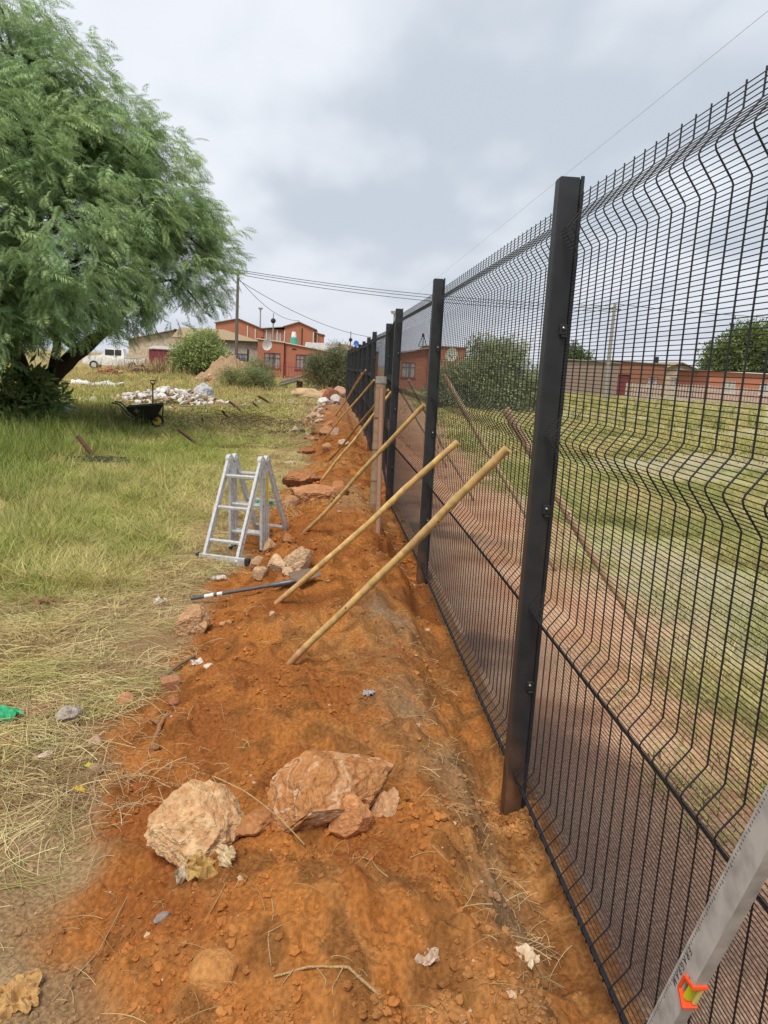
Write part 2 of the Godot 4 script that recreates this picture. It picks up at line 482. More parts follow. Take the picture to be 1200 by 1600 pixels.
# ---------------------------------------------------------------- sky
func build_sky() -> Sky:
	var w := 1600; var h := 800
	var a := noise(41, 0.55, 5); var b := noise(42, 0.22, 4)
	var d := PackedFloat32Array(); d.resize(w * h * 3)
	var k := 0
	for j in h:
		var el := PI * (0.5 - (j + 0.5) / h)
		var sy := sin(el); var ce := cos(el)
		for i in w:
			var r := 0.20; var g := 0.17; var bl := 0.13
			if sy > 0.0:
				var az := ((i + 0.5) / w - 0.5) * TAU
				var q := 1.0 / (sy + 0.16)
				var px := sin(az) * ce * q; var pz := -cos(az) * ce * q
				var n1 := a.get_noise_2d(px * 1.15 + 3.1, pz * 0.75 + 0.4)
				var n2 := b.get_noise_2d(px * 1.2 + 9.0, pz * 1.7 + 5.2)
				var n3 := a.get_noise_2d(px * 3.1 - 7.0, pz * 1.5 + 2.0)
				var t := clampf(0.57 + 1.0 * n1 + 1.25 * n2 + 0.6 * n3, 0, 1)
				t = t * t * (3 - 2 * t)
				r = lerpf(0.275, 0.415, t); g = lerpf(0.308, 0.434, t); bl = lerpf(0.350, 0.466, t)
				var hz := 1.0 - smoothstep(0.0, 0.22, sy)
				r = lerpf(r, 0.335, hz * 0.7); g = lerpf(g, 0.350, hz * 0.7); bl = lerpf(bl, 0.388, hz * 0.7)
			d[k] = r; d[k + 1] = g; d[k + 2] = bl
			k += 3
	var im := Image.create_from_data(w, h, false, Image.FORMAT_RGBF, d.to_byte_array())
	var m := PanoramaSkyMaterial.new()
	m.panorama = ImageTexture.create_from_image(im)
	var s := Sky.new(); s.sky_material = m
	return s

func setup_noise() -> void:
	fn.a = noise(11, 0.08, 2); fn.b = noise(12, 0.11, 3); fn.c = noise(13, 0.09, 3); fn.d = noise(14, 0.14, 2)
	fn.e = noise(15, 1.0, 1, FastNoiseLite.TYPE_CELLULAR)
	fn.e.cellular_return_type = FastNoiseLite.RETURN_DISTANCE

func setup_view() -> void:
	cam = Camera3D.new(); cam.name = "camera"; add_child(cam)
	var yaw := -0.0796; var pitch := -0.1925; var roll := 0.0514
	cam.transform = Transform3D(Basis(Vector3.UP, yaw) * Basis(Vector3.RIGHT, pitch) * Basis(Vector3.BACK, roll), EYE)
	cam.fov = rad_to_deg(2.0 * atan(800.0 / 1163.0))
	cam.near = 0.05; cam.far = 2500.0
	cam.current = true
	var we := WorldEnvironment.new(); we.name = "environment"
	var e := Environment.new()
	e.background_mode = Environment.BG_SKY
	e.sky = build_sky()
	e.tonemap_mode = Environment.TONE_MAPPER_LINEAR
	e.tonemap_exposure = 2.1
	e.sdfgi_enabled = true; e.ssao_enabled = true; e.ssil_enabled = true
	we.environment = e; add_child(we)
	var sun := DirectionalLight3D.new(); sun.name = "sun"
	sun.light_energy = 0.5; sun.light_angular_distance = 20.0
	sun.light_color = Color(1.0, 0.96, 0.90)
	sun.shadow_enabled = true
	add_child(sun)
	sun.look_at_from_position(Vector3(-2.4, 10.5, 6.0), Vector3.ZERO)

# ---------------------------------------------------------------- fence
const POST_X := [0.842, 0.842, 0.802, 0.945, 0.885, 0.942, 0.936, 0.95, 0.90, 0.875, 0.86, 0.85]
const PITCH := 0.0127

func post_at(i: int) -> Vector3:
	if i < 0: return Vector3(0.842 + 0.0, 0, 0.44)
	return Vector3(POST_X[i], 0, -(2.86 + 3.3 * i))

func bends() -> Array: return [0.115, 0.85, 1.545, 2.285]

func panel_profile() -> PackedVector2Array:      # (sideways, height), bending towards the path
	var p := PackedVector2Array([Vector2(0, 0.0)])
	for y in bends():
		p.append_array([Vector2(0, y - 0.078), Vector2(-0.006, y - 0.068), Vector2(-0.048, y - 0.012), Vector2(-0.052, y), Vector2(-0.048, y + 0.012), Vector2(-0.006, y + 0.068), Vector2(0, y + 0.078)])
	p.append(Vector2(0, 2.42))
	return p

func panel_meshes(len_: float, sides: int) -> Array:
	var prof := panel_profile()
	var vb := Buf.new()
	var pts := PackedVector3Array(); var rad := PackedFloat32Array()
	for q in prof:
		pts.append(Vector3(q.x, q.y, 0)); rad.append(0.0023)
	vb.tube(pts, rad, sides)
	var hb := Buf.new()
	var s := 0.004; var along := 0.0
	for i in prof.size() - 1:
		var l := (prof[i + 1] - prof[i]).length()
		while s <= along + l:
			var q := prof[i].lerp(prof[i + 1], (s - along) / l)
			hb.rod(Vector3(q.x + 0.0035, q.y, 0.02), Vector3(q.x + 0.0035, q.y, -len_ - 0.02), 0.00135, sides)
			s += PITCH
		along += l
	return [vb.mesh(M.wire), hb.mesh(M.wire)]

func build_fence() -> void:
	var f := thing("mesh_fence", "tall black welded wire mesh fence with square posts running away along the red soil bank", "fence")
	var near := panel_meshes(3.30, 6)
	var far := panel_meshes(3.30, 4)
	var joined := Buf.new()
	var prof := panel_profile()
	var pts := PackedVector3Array(); var rad := PackedFloat32Array()
	for k in 44:
		pts.clear(); rad.clear()
		for q in prof:
			pts.append(Vector3(q.x, q.y, -k * 3.28 / 43.0 - 0.01)); rad.append(0.0023)
		joined.tube(pts, rad, 4)
	var joined_mesh := joined.mesh(M.wire)
	# posts
	var pb := Buf.new()
	var black := Color(0.020, 0.025, 0.031)
	var ys := [-0.33, -0.06, 0.0, 0.06, 0.12, 0.2, 0.3, 0.45, 0.7, 1.1, 1.7, 2.464]
	var hx := 0.039; var hz := 0.033; var ch := 0.006
	var ring := [Vector2(hx, hz - ch), Vector2(hx - ch, hz), Vector2(-hx + ch, hz), Vector2(-hx, hz - ch), Vector2(-hx, -hz + ch), Vector2(-hx + ch, -hz), Vector2(hx - ch, -hz), Vector2(hx, -hz + ch)]
	for i in ys.size() - 1:
		for j in 8:
			var p: Vector2 = ring[j]; var q: Vector2 = ring[(j + 1) % 8]
			var nn := Vector3(p.x + q.x, 0, p.y + q.y)
			nn = Vector3(signf(nn.x) if absf(p.x - q.x) < 0.02 else 0.0, 0, signf(nn.z) if absf(p.y - q.y) < 0.02 else 0.0).normalized()
			var quad4 := [Vector3(p.x, ys[i], p.y), Vector3(q.x, ys[i], q.y), Vector3(q.x, ys[i + 1], q.y), Vector3(p.x, ys[i + 1], p.y)]
			pb.quad(quad4[0], quad4[1], quad4[2], quad4[3], nn)
	pb.col = black
	pb.at(Vector3(0, 2.466, 0), Vector3(0.070, 0.008, 0.058))
	for i in pb.v.size():
		var p := pb.v[i]
		var dust := clampf(exp(-maxf(0.0, p.y) / 0.17) * (0.55 + 0.9 * float(fn.d.get_noise_2d(p.x * 900 + p.z * 500, p.y * 60))), 0, 0.8) + 0.03 + 0.05 * float(fn.b.get_noise_2d(p.x * 300 + p.z * 700, p.y * 20))
		pb.c[i] = mixc(black, Color(0.22, 0.105, 0.05), clampf(dust, 0, 0.8))
	pb.at(Vector3(0.046, 1.073, 0.026), Vector3(0.014, 2.806, 0.008), 0.002)
	var pm := pb.mesh(M.fence)
	var bb := Buf.new(); bb.ball(Vector3.ZERO, Vector3(0.0062, 0.0062, 0.006), 8, 5)
	var bm := bb.mesh(M.bolt)
	var cb := Buf.new(); cb.col = black; cb.at(Vector3(0, 0, 0), Vector3(0.028, 0.040, 0.010), 0.003)
	cb.at(Vector3(0.003, -0.025, 0.004), Vector3(0.020, 0.010, 0.014), 0.003)
	var cm := cb.mesh(M.fence)
	for i in 12:
		var p := put("fence_post", pm, f)
		p.position = post_at(i)
		p.rotation.z = [0.0, 0.004, -0.003, 0.005, 0, 0.006, -0.004, 0.004, 0, 0.003, 0, 0][i]
		if i < 7:
			for y in [1.93, 1.24, 0.50]:
				var cl := put("clamp", cm, p); cl.position = Vector3(0.022, y, 0.0395)
				var bo := put("bolt", bm, p); bo.position = Vector3(0.020, y + 0.006, 0.0475)
	for i in 12:
		var a := post_at(i - 1); var b := post_at(i)
		var off := Vector3(0.034, -0.01, 0)
		var dir := (b - a)
		var pn := put("fence_panel", near[1] if i < 3 else far[1], f)
		var z := -dir.normalized()
		var x := Vector3.UP.cross(z).normalized()
		pn.transform = Transform3D(Basis(x, Vector3.UP, z), a + off + Vector3(0, [0, 0, 0, 0.03, -0.02, 0.0, -0.01, 0.02, 0.0, 0, 0, 0][i], 0))
		if i < 2:
			for k in 44:
				var vw := put("vertical_wire", near[0], pn)
				vw.position.z = -k * 3.28 / 43.0 - 0.01
		else:
			put("vertical_wires", joined_mesh, pn).set_meta("kind", "stuff")

# ---------------------------------------------------------------- timber props
func prop_pole(a: Vector3, b: Vector3, r: float, seed_: int, label: String, tint := Color(0.62, 0.43, 0.19)) -> void:
	rng.seed = seed_
	var n := 26
	var side := (b - a).cross(Vector3.UP).normalized(); var up2 := side.cross((b - a).normalized())
	var p1 := rng.randf() * 6; var p2 := rng.randf() * 6
	var pts := PackedVector3Array(); var rad := PackedFloat32Array()
	var tints := PackedColorArray()
	var l := (b - a).length()
	for i in n + 1:
		var t := float(i) / n
		var o := side * (sin(t * 5 + p1) * 0.014 + sin(t * 17 + p2) * 0.003) + up2 * (sin(t * 4 + p2) * 0.013 + sin(t * 11 + p1) * 0.005)
		pts.append(a.lerp(b, t) + o * sin(PI * clampf(t * 1.3, 0, 1)))
		rad.append(0.93 * r * (0.94 + 0.10 * t) * (1.0 + rng.randf_range(-0.07, 0.07)))
		var tn := rng.randf_range(0.80, 1.12) * (0.72 + 0.28 * smoothstep(0.0, 0.16, t))
		tints.append(Color(tn, tn * rng.randf_range(0.95, 1.0) * (0.86 + 0.14 * smoothstep(0.0, 0.14, t)), tn * rng.randf_range(0.85, 1.0)))
	var bf := Buf.new()
	bf.tints = tints
	bf.col = tint * rng.randf_range(0.9, 1.08); bf.col.a = 1
	bf.tube(pts, rad, 12, true, 0.06, seed_)
	var root := solo("timber_prop", bf, M.pole, label, "pole", Vector3.ZERO, "thin timber poles propping up the fence")
	for k in 5:
		var kb := Buf.new()
		kb.col = Color(0.20, 0.115, 0.05)
		var i := rng.randi_range(1, n - 1)
		var ang := rng.randf() * TAU
		kb.ball(pts[i].lerp(pts[i - 1], rng.randf()) + (side * cos(ang) + up2 * sin(ang)) * r * 0.86, Vector3.ONE * r * 0.27, 7, 4)
		part("knot", kb, M.twig, root)
	if l < 0: return

func build_props() -> void:
	prop_pole(on(-0.18, -3.76, -0.03), Vector3(0.780, 1.436, -3.20), 0.0205, 1, "nearest and lowest leaning timber pole, its foot on bare soil below the spade")
	prop_pole(on(-0.335, -4.82, -0.03), Vector3(0.780, 1.336, -4.46), 0.0205, 2, "second nearest leaning timber pole, crossing the blade of the lying spade")
	prop_pole(on(-0.225, -6.86, -0.03), Vector3(0.775, 1.47, -6.14), 0.0205, 3, "timber pole leaning from beside the ladder foot, in front of the old pipe post")
	prop_pole(on(-0.115, -10.0, -0.03), Vector3(0.775, 1.45, -9.55), 0.019, 4, "nearer of the two timber poles that cross behind the old pipe post")
	prop_pole(on(0.0, -12.7, -0.03), Vector3(0.80, 1.45, -10.4), 0.019, 5, "farther of the two timber poles that cross behind the old pipe post", Color(0.42, 0.27, 0.11))
	prop_pole(on(-0.14, -16.3, -0.03), Vector3(0.84, 1.50, -14.6), 0.020, 6, "timber pole whose head just meets the top of the old pipe post")
	prop_pole(on(0.20, -23.5, -0.03), Vector3(0.86, 1.66, -18.8), 0.020, 7, "front one of two distant timber poles close together on the far fence")
	prop_pole(on(0.34, -26.5, -0.03), Vector3(0.87, 1.55, -21.4), 0.020, 8, "rear one of two distant timber poles close together on the far fence", Color(0.44, 0.30, 0.15))
	prop_pole(on(2.10, -4.06, -0.03), Vector3(0.915, 1.575, -3.86), 0.024, 9, "nearest timber pole on the field side, seen through the mesh beside the big post", Color(0.60, 0.44, 0.27))
	prop_pole(on(2.15, -6.5, -0.03), Vector3(0.915, 1.72, -6.10), 0.022, 10, "timber pole on the field side with its head behind the second post", Color(0.62, 0.48, 0.30))
	prop_pole(on(2.05, -10.0, -0.03), Vector3(0.93, 1.62, -9.0), 0.020, 11, "upper of two pale timber poles seen through the third panel's mesh", Color(0.64, 0.52, 0.36))
	prop_pole(on(2.2, -13.4, -0.03), Vector3(0.99, 1.6, -12.2), 0.020, 12, "lower of two pale timber poles seen through the third panel's mesh", Color(0.64, 0.52, 0.36))

# ---------------------------------------------------------------- stones
func ico(sub: int) -> Array:
	var t := (1.0 + sqrt(5.0)) / 2.0
	var v := PackedVector3Array([Vector3(-1, t, 0), Vector3(1, t, 0), Vector3(-1, -t, 0), Vector3(1, -t, 0), Vector3(0, -1, t), Vector3(0, 1, t), Vector3(0, -1, -t), Vector3(0, 1, -t), Vector3(t, 0, -1), Vector3(t, 0, 1), Vector3(-t, 0, -1), Vector3(-t, 0, 1)])
	for i in v.size(): v[i] = v[i].normalized()
	var f := PackedInt32Array([0, 11, 5, 0, 5, 1, 0, 1, 7, 0, 7, 10, 0, 10, 11, 1, 5, 9, 5, 11, 4, 11, 10, 2, 10, 7, 6, 7, 1, 8, 3, 9, 4, 3, 4, 2, 3, 2, 6, 3, 6, 8, 3, 8, 9, 4, 9, 5, 2, 4, 11, 6, 2, 10, 8, 6, 7, 9, 8, 1])
	for s in sub:
		var mid := {}
		var g := PackedInt32Array()
		for k in range(0, f.size(), 3):
			var e := []
			for q in [[0, 1], [1, 2], [2, 0]]:
				var a := f[k + q[0]]; var b := f[k + q[1]]
				var key := mini(a, b) * 100000 + maxi(a, b)
				if not mid.has(key):
					mid[key] = v.size(); v.append((v[a] + v[b]).normalized())
				e.append(mid[key])
			g.append_array([f[k], e[0], e[2], f[k + 1], e[1], e[0], f[k + 2], e[2], e[1], e[0], e[1], e[2]])
		f = g
	return [v, f]

var ico_cache := {}
# a broken stone resting on its base: size in metres, sharp cuts, dents as [direction, depth, width], dusted on top
func rock_mesh(seed_: int, size: Vector3, sub: int, col: Color, dust: Color, dust_amount := 0.5, cuts := 7, dents := [], wild := 0.12, m: Material = null, bands := []) -> ArrayMesh:
	if not ico_cache.has(sub): ico_cache[sub] = ico(sub)
	var base: PackedVector3Array = ico_cache[sub][0]
	var f: PackedInt32Array = ico_cache[sub][1]
	var rg := RandomNumberGenerator.new(); rg.seed = seed_ * 31 + 5
	var nz := noise(seed_, 1.1, 3); var nf := noise(seed_ + 77, 4.2, 3); var nc := noise(seed_ + 5, 1.6, 3)
	var planes := []
	for i in cuts:
		var d := Vector3(rg.randf_range(-1, 1), rg.randf_range(-0.6, 1), rg.randf_range(-1, 1)).normalized()
		planes.append([d, rg.randf_range(0.52, 0.82) if cuts >= 13 else rg.randf_range(0.62, 0.9)])
	var v := PackedVector3Array(); v.resize(base.size())
	var c := PackedColorArray(); c.resize(base.size())
	for i in base.size():
		var p := base[i]
		var r := 1.0 + wild * 1.6 * nz.get_noise_3dv(p)
		for e in dents:
			var ang := acos(clampf(p.dot((e[0] as Vector3).normalized()), -1, 1))
			r -= e[1] * exp(-pow(ang / e[2], 2))
		p *= r
		for e in planes:
			var over := p.dot(e[0]) - float(e[1])
			if over > 0.0: p -= (e[0] as Vector3) * over * 0.93
		p += base[i] * wild * (0.40 * nf.get_noise_3dv(base[i]) - 0.22 * absf(nz.get_noise_3dv(base[i] * 2.2 + Vector3(7, 0, 0))) + 0.09 * nf.get_noise_3dv(base[i] * 2.7))
		v[i] = p
	var n := PackedVector3Array(); n.resize(v.size())
	for i in v.size(): v[i] = Vector3(v[i].x * size.x * 0.56, v[i].y * size.y * 0.56 + size.y * 0.42, v[i].z * size.z * 0.56)
	for k in range(0, f.size(), 3):
		var nn := (v[f[k + 1]] - v[f[k]]).cross(v[f[k + 2]] - v[f[k]])
		for q in 3: n[f[k + q]] += nn
	for i in v.size():
		n[i] = n[i].normalized()
		if n[i].dot(base[i]) < -0.3: n[i] = -n[i]
		var q := base[i]
		var k := clampf(0.5 + 0.9 * nc.get_noise_3dv(q), 0, 1)
		var cc := mixc(col * 0.78, col * 1.15, k)
		for e in bands:
			var s: float = q.dot((e[0] as Vector3).normalized()) * float(e[1]) + 0.9 * nz.get_noise_3dv(q * 1.2) + float(e[4])
			cc = mixc(cc, (e[2] as Color) if fposmod(s, 1.0) < float(e[3]) else cc, 0.9)
		cc = mixc(cc, dust, dust_amount * clampf(0.35 + 0.5 * n[i].y + 0.9 * nf.get_noise_3dv(q * 0.8), 0, 1))
		cc.a = 1
		c[i] = cc
	var g := PackedInt32Array()
	for k in range(0, f.size(), 3): g.append_array([f[k], f[k + 2], f[k + 1]])
	var a := []; a.resize(Mesh.ARRAY_MAX)
	a[Mesh.ARRAY_VERTEX] = v; a[Mesh.ARRAY_NORMAL] = n; a[Mesh.ARRAY_COLOR] = c; a[Mesh.ARRAY_INDEX] = g
	var me := ArrayMesh.new(); me.add_surface_from_arrays(Mesh.PRIMITIVE_TRIANGLES, a)
	me.surface_set_material(0, M.rock if m == null else m)
	return me

const PALE := Color(0.64, 0.47, 0.31)
const SOIL := Color(0.44, 0.175, 0.055)
const TAN := Color(0.52, 0.33, 0.18)
const GREY := Color(0.34, 0.27, 0.21)

func stone(called: String, seed_: int, x: float, z: float, size: Vector3, label: String, col := TAN, dust := 0.5, turn := 0.0, sink := 0.1, sub := 3, group := "", cuts := 7, dents := [], wild := 0.12) -> MeshInstance3D:
	var o := put(called, rock_mesh(seed_, size, sub, col, SOIL, dust, cuts, dents, wild))
	o.position = on(x, z, -size.y * sink); o.rotation.y = turn
	tag(o, label, "rock", group)
	return o

func build_stones() -> void:
	var gr := "rocks dug out along the red soil bank"
	stone("boulder", 3, -0.39, -2.285, Vector3(0.30, 0.275, 0.27), "large pale crusty boulder with a dark hollow at its foot, beside the straw", Color(0.74, 0.53, 0.31), 0.62, 0.5, 0.22, 6, gr, 8, [[Vector3(0.75, -0.42, 0.42), 0.42, 0.36], [Vector3(0.1, -0.35, 1.0), 0.26, 0.3], [Vector3(-0.5, 0.3, 0.8), 0.10, 0.22]], 0.14)
	var t := thing("layered_rock", "big red and white banded rock split into tilted slabs, lying on the bank", "rock", on(0.055, -2.33, -0.03), 0.12, gr)
	var ax := Vector3(1, -0.55, 0.15)
	var r := put("rock_body", rock_mesh(21, Vector3(0.54, 0.31, 0.30), 6, Color(0.50, 0.26, 0.12), SOIL, 0.62, 13, [[Vector3(-0.25, -0.45, 1), 0.42, 0.28], [Vector3(0.42, -0.1, 1), 0.42, 0.40], [Vector3(0.35, 0.8, 0.6), 0.26, 0.20]], 0.11, null, [[ax, 1.1, Color(0.70, 0.50, 0.33), 0.26, 0.15], [ax, 1.7, Color(0.22, 0.12, 0.075), 0.14, 0.6]]), t)
	r.position = Vector3(0.01, -0.05, -0.02); r.rotation = Vector3(0.0, 0.25, 0.16)
	r = put("red_block", rock_mesh(23, Vector3(0.16, 0.16, 0.13), 5, Color(0.62, 0.30, 0.14), SOIL, 0.25, 13, [], 0.05), t)
	r.position = Vector3(0.085, 0.0, 0.075); r.rotation = Vector3(0.15, 0.2, 0.42)
	r = put("white_layer", rock_mesh(24, Vector3(0.26, 0.055, 0.12), 4, Color(0.60, 0.40, 0.25), SOIL, 0.6, 6, [], 0.16), t)
	r.position = Vector3(0.165, -0.02, 0.03); r.rotation = Vector3(0.1, 0.2, 1.02)
	stone("stone_chip", 31, -0.205, -2.29, Vector3(0.15, 0.06, 0.10), "flat soil-coloured stone chip wedged between the two big rocks", Color(0.44, 0.23, 0.12), 0.7, 0.7, 0.05, 4, gr, 9)
	stone("rock", 33, -0.80, -4.62, Vector3(0.25, 0.255, 0.20), "squarish pale brown rock standing at the handle end of the lying spade", Color(0.57, 0.38, 0.23), 0.45, 0.5, 0.10, 6, gr, 15, [], 0.18)
	stone("rock", 35, -0.19, -5.62, Vector3(0.225, 0.225, 0.18), "largest pale pitted rock of the small heap below the ladder", PALE, 0.25, 0.3, 0.08, 5, gr, 14, [], 0.19)
	stone("rock", 36, -0.365, -5.58, Vector3(0.19, 0.155, 0.16), "second pale rock of the small heap below the ladder, touching the largest", PALE, 0.25, 1.3, 0.08, 5, gr, 14, [], 0.19)
	stone("rock", 37, -0.48, -5.52, Vector3(0.15, 0.105, 0.13), "low pale rock at the left front of the small heap below the ladder", Color(0.59, 0.41, 0.27), 0.3, 0.2, 0.08, 4, gr, 14, [], 0.19)
	stone("rock", 38, -0.26, -5.46, Vector3(0.11, 0.075, 0.09), "fist-sized pale stone between the front of the two heaped rocks", PALE, 0.2, 2.2, 0.08, 4, gr, 14, [], 0.19)
	stone("rock", 39, -0.55, -6.02, Vector3(0.125, 0.14, 0.11), "pale rock leaning on the black end cap of the ladder's front bar", Color(0.57, 0.40, 0.26), 0.35, 0.9, 0.06, 5, gr, 14, [], 0.19)
	stone("rock", 40, -0.49, -6.55, Vector3(0.12, 0.155, 0.11), "upright tan rock under the ladder beside its middle legs", Color(0.55, 0.38, 0.23), 0.3, 0.4, 0.05, 5, gr, 14, [], 0.19)
	stone("rock", 41, -0.34, -6.72, Vector3(0.17, 0.13, 0.15), "reddish rock under the rear bar of the ladder", Color(0.37, 0.17, 0.09), 0.5, 1.9, 0.05, 3, gr, 13, [], 0.2)
	stone("rock", 42, -0.36, -10.05, Vector3(0.56, 0.32, 0.36), "largest of the dark red rocks behind the ladder, lying on its own", Color(0.37, 0.20, 0.12), 0.6, 0.25, 0.08, 5, gr, 13, [], 0.2)
	stone("rock", 43, -0.40, -8.85, Vector3(0.29, 0.23, 0.26), "brown rock closest to the ladder's right leg, in front of the flat slab", Color(0.46, 0.29, 0.18), 0.4, 0.8, 0.08, 4, gr, 13, [], 0.2)
	stone("rock", 44, -0.09, -8.65, Vector3(0.50, 0.26, 0.32), "long orange-faced rock right of the brown rock behind the ladder", Color(0.52, 0.28, 0.15), 0.4, 0.15, 0.08, 5, gr, 13, [], 0.2)
	stone("rock", 45, 0.17, -9.05, Vector3(0.30, 0.20, 0.24), "smaller reddish rock at the right end of the row behind the ladder", Color(0.44, 0.21, 0.11), 0.5, 0.9, 0.08, 3, gr, 13, [], 0.2)
	stone("stone_slab", 46, -0.16, -9.45, Vector3(0.62, 0.09, 0.34), "flat pale slab lying just behind the row of rocks", Color(0.55, 0.34, 0.21), 0.45, 0.1, 0.1, 4, gr, 13, [], 0.2)
	stone("rock", 47, -0.40, -14.5, Vector3(0.42, 0.16, 0.30), "low dark red rock at the grass edge beyond the lone large rock", Color(0.33, 0.12, 0.07), 0.4, 0.1, 0.08, 3, gr, 13, [], 0.2)
	stone("rock", 48, 0.0, -14.1, Vector3(0.26, 0.20, 0.22), "brown rock at the feet of the crossing poles", Color(0.49, 0.28, 0.16), 0.4, 0.7, 0.08, 3, gr, 13, [], 0.2)
	stone("rock", 49, 0.28, -14.4, Vector3(0.30, 0.19, 0.24), "pale rock with a dark side left of the old pipe post", Color(0.55, 0.39, 0.29), 0.3, 1.1, 0.08, 3, gr, 13, [], 0.2)
	stone("rock", 50, -0.05, -18.0, Vector3(0.40, 0.28, 0.34), "upper of two brown rocks on the far part of the soil path", Color(0.44, 0.27, 0.17), 0.5, 0.3, 0.08, 3, gr, 13, [], 0.2)
	stone("rock", 51, 0.12, -17.3, Vector3(0.44, 0.22, 0.32), "lower grey-faced one of two rocks on the far part of the soil path", Color(0.46, 0.34, 0.26), 0.4, 0.9, 0.08, 3, gr, 13, [], 0.2)
	stone("rock", 52, 0.05, -20.3, Vector3(0.50, 0.30, 0.40), "round dusty rock behind the pair on the far soil path", Color(0.46, 0.24, 0.13), 0.6, 1.4, 0.1, 3, gr, 13, [], 0.2)
	stone("rock", 53, -0.22, -32.6, Vector3(0.62, 0.42, 0.5), "bright white rock far down the path, left of its grey neighbour", Color(0.74, 0.74, 0.73), 0.05, 0.4, 0.08, 3, gr, 13, [], 0.2)
	stone("rock", 54, 0.24, -32.2, Vector3(0.75, 0.46, 0.6), "light grey rock far down the path, right of the white rock", Color(0.61, 0.55, 0.52), 0.1, 1.4, 0.08, 3, gr, 13, [], 0.2)
	stone("rock", 55, 0.06, -36.6, Vector3(0.80, 0.62, 0.7), "dark red-brown rock in front of the far bush, behind the white rock", Color(0.29, 0.13, 0.09), 0.3, 0.2, 0.08, 3, gr, 13, [], 0.2)
	stone("rock", 56, -1.10, -38.5, Vector3(1.7, 0.55, 1.1), "broad pale yellowish mound of rock under the planks by the far bush", Color(0.61, 0.46, 0.29), 0.25, 0.2, 0.1, 3, gr, 13, [], 0.2)
	stone("rock", 57, -0.35, -40.0, Vector3(0.95, 0.6, 0.8), "orange-brown rock before the trunk of the far bush", Color(0.55, 0.29, 0.16), 0.3, 0.2, 0.1, 3, gr, 13, [], 0.2)
	stone("rock", 58, 0.55, -41.0, Vector3(1.0, 0.7, 0.8), "pinkish rock at the far end of the path against the fence", Color(0.56, 0.37, 0.27), 0.25, 0.7, 0.1, 3, gr, 13, [], 0.2)
	stone("rock", 59, -0.05, -25.6, Vector3(0.35, 0.16, 0.3), "small red rock in the middle of the far soil path", Color(0.44, 0.20, 0.11), 0.3, 0.7, 0.1, 2, gr, 13, [], 0.2)
	stone("rock", 60, -0.52, -24.4, Vector3(0.36, 0.22, 0.32), "small tan rock on the grass edge near the bent iron post", Color(0.61, 0.45, 0.33), 0.3, 0.7, 0.1, 2, gr, 13, [], 0.2)
	stone("rock", 61, -0.30, -22.6, Vector3(0.32, 0.16, 0.28), "small cream stone left of the round dusty rock", Color(0.67, 0.52, 0.40), 0.2, 0.2, 0.1, 2, gr, 13, [], 0.2)
	stone("buried_stone", 62, -0.25, -1.76, Vector3(0.135, 0.105, 0.125), "smooth soil-covered stone half buried near the bottom of the bank", Color(0.52, 0.27, 0.10), 0.55, 0.4, 0.42, 4, gr, 3, [], 0.06)
	stone("stone_slab", 63, -1.39, -3.20, Vector3(0.26, 0.045, 0.20), "thin flat brown slab in the straw with the green scrap on its edge", Color(0.37, 0.23, 0.14), 0.15, 0.3, 0.1, 4, gr, 11, [], 0.05)
	stone("stone_slab", 64, -1.36, -3.50, Vector3(0.24, 0.05, 0.18), "darker flat slab lying behind the thin brown slab", Color(0.27, 0.16, 0.11), 0.2, 0.9, 0.1, 4, gr, 11, [], 0.05)
	stone("rock", 65, -1.20, -3.42, Vector3(0.11, 0.105, 0.10), "rough grey stone sitting in the straw right of the flat slabs", Color(0.41, 0.37, 0.33), 0.1, 0.4, 0.1, 4, gr, 8, [], 0.16)
	stone("rock", 66, -1.00, -3.20, Vector3(0.07, 0.055, 0.06), "little brown stone with a white base in the straw", Color(0.44, 0.30, 0.21), 0.1, 0.4, 0.1, 3, gr, 8)
	stone("rock", 67, -1.18, -3.06, Vector3(0.09, 0.05, 0.06), "pale pinkish stone in the straw below the grey stone", Color(0.59, 0.46, 0.37), 0.1, 1.0, 0.1, 3, gr, 8)
	stone("rock", 68, -0.93, -2.97, Vector3(0.085, 0.04, 0.06), "flattish grey-brown stone beside the little yellow-green leaf", Color(0.37, 0.26, 0.18), 0.2, 0.2, 0.1, 3, gr, 8)
	stone("rock", 69, -0.985, -3.62, Vector3(0.09, 0.075, 0.08), "soft orange-brown lump at the edge of the straw, above the root", Color(0.51, 0.27, 0.15), 0.2, 0.2, 0.1, 3, gr, 6)
	stone("rock", 70, -0.72, -3.52, Vector3(0.055, 0.05, 0.05), "small dark red clod of stone right above the forked root", Color(0.37, 0.16, 0.09), 0.3, 0.2, 0.1, 3, gr, 6)
	stone("pebble", 71, -0.60, -3.84, Vector3(0.05, 0.035, 0.04), "small white pebble on the soil right of the broken brick", Color(0.73, 0.63, 0.52), 0.1, 0.2, 0.1, 3, gr, 6)
	stone("pebble", 72, -0.44, -1.97, Vector3(0.05, 0.028, 0.028), "small slate-grey pebble on the trodden earth left of the buried stone", Color(0.27, 0.24, 0.23), 0.1, 0.8, 0.1, 3, gr, 6)
	stone("pebble", 73, -0.32, -4.62, Vector3(0.045, 0.05, 0.04), "small tan pebble on the soil right of the squarish rock", Color(0.61, 0.44, 0.29), 0.1, 0.8, 0.1, 3, gr, 6)
	stone("pebble", 74, -0.60, -4.55, Vector3(0.10, 0.035, 0.06), "flat orange stone chip right of the squarish rock", Color(0.56, 0.30, 0.16), 0.3, 0.8, 0.1, 3, gr, 8)
	# broken brick and the cracked cover beneath the pale boulder
	var b := Buf.new()
	b.col = Color(0.40, 0.20, 0.11)
	b.box(Transform3D(Basis(Vector3.UP, 0.35) * Basis(Vector3.BACK, 0.1), Vector3(0, 0.035, 0)), Vector3(0.10, 0.07, 0.085), 0.006)
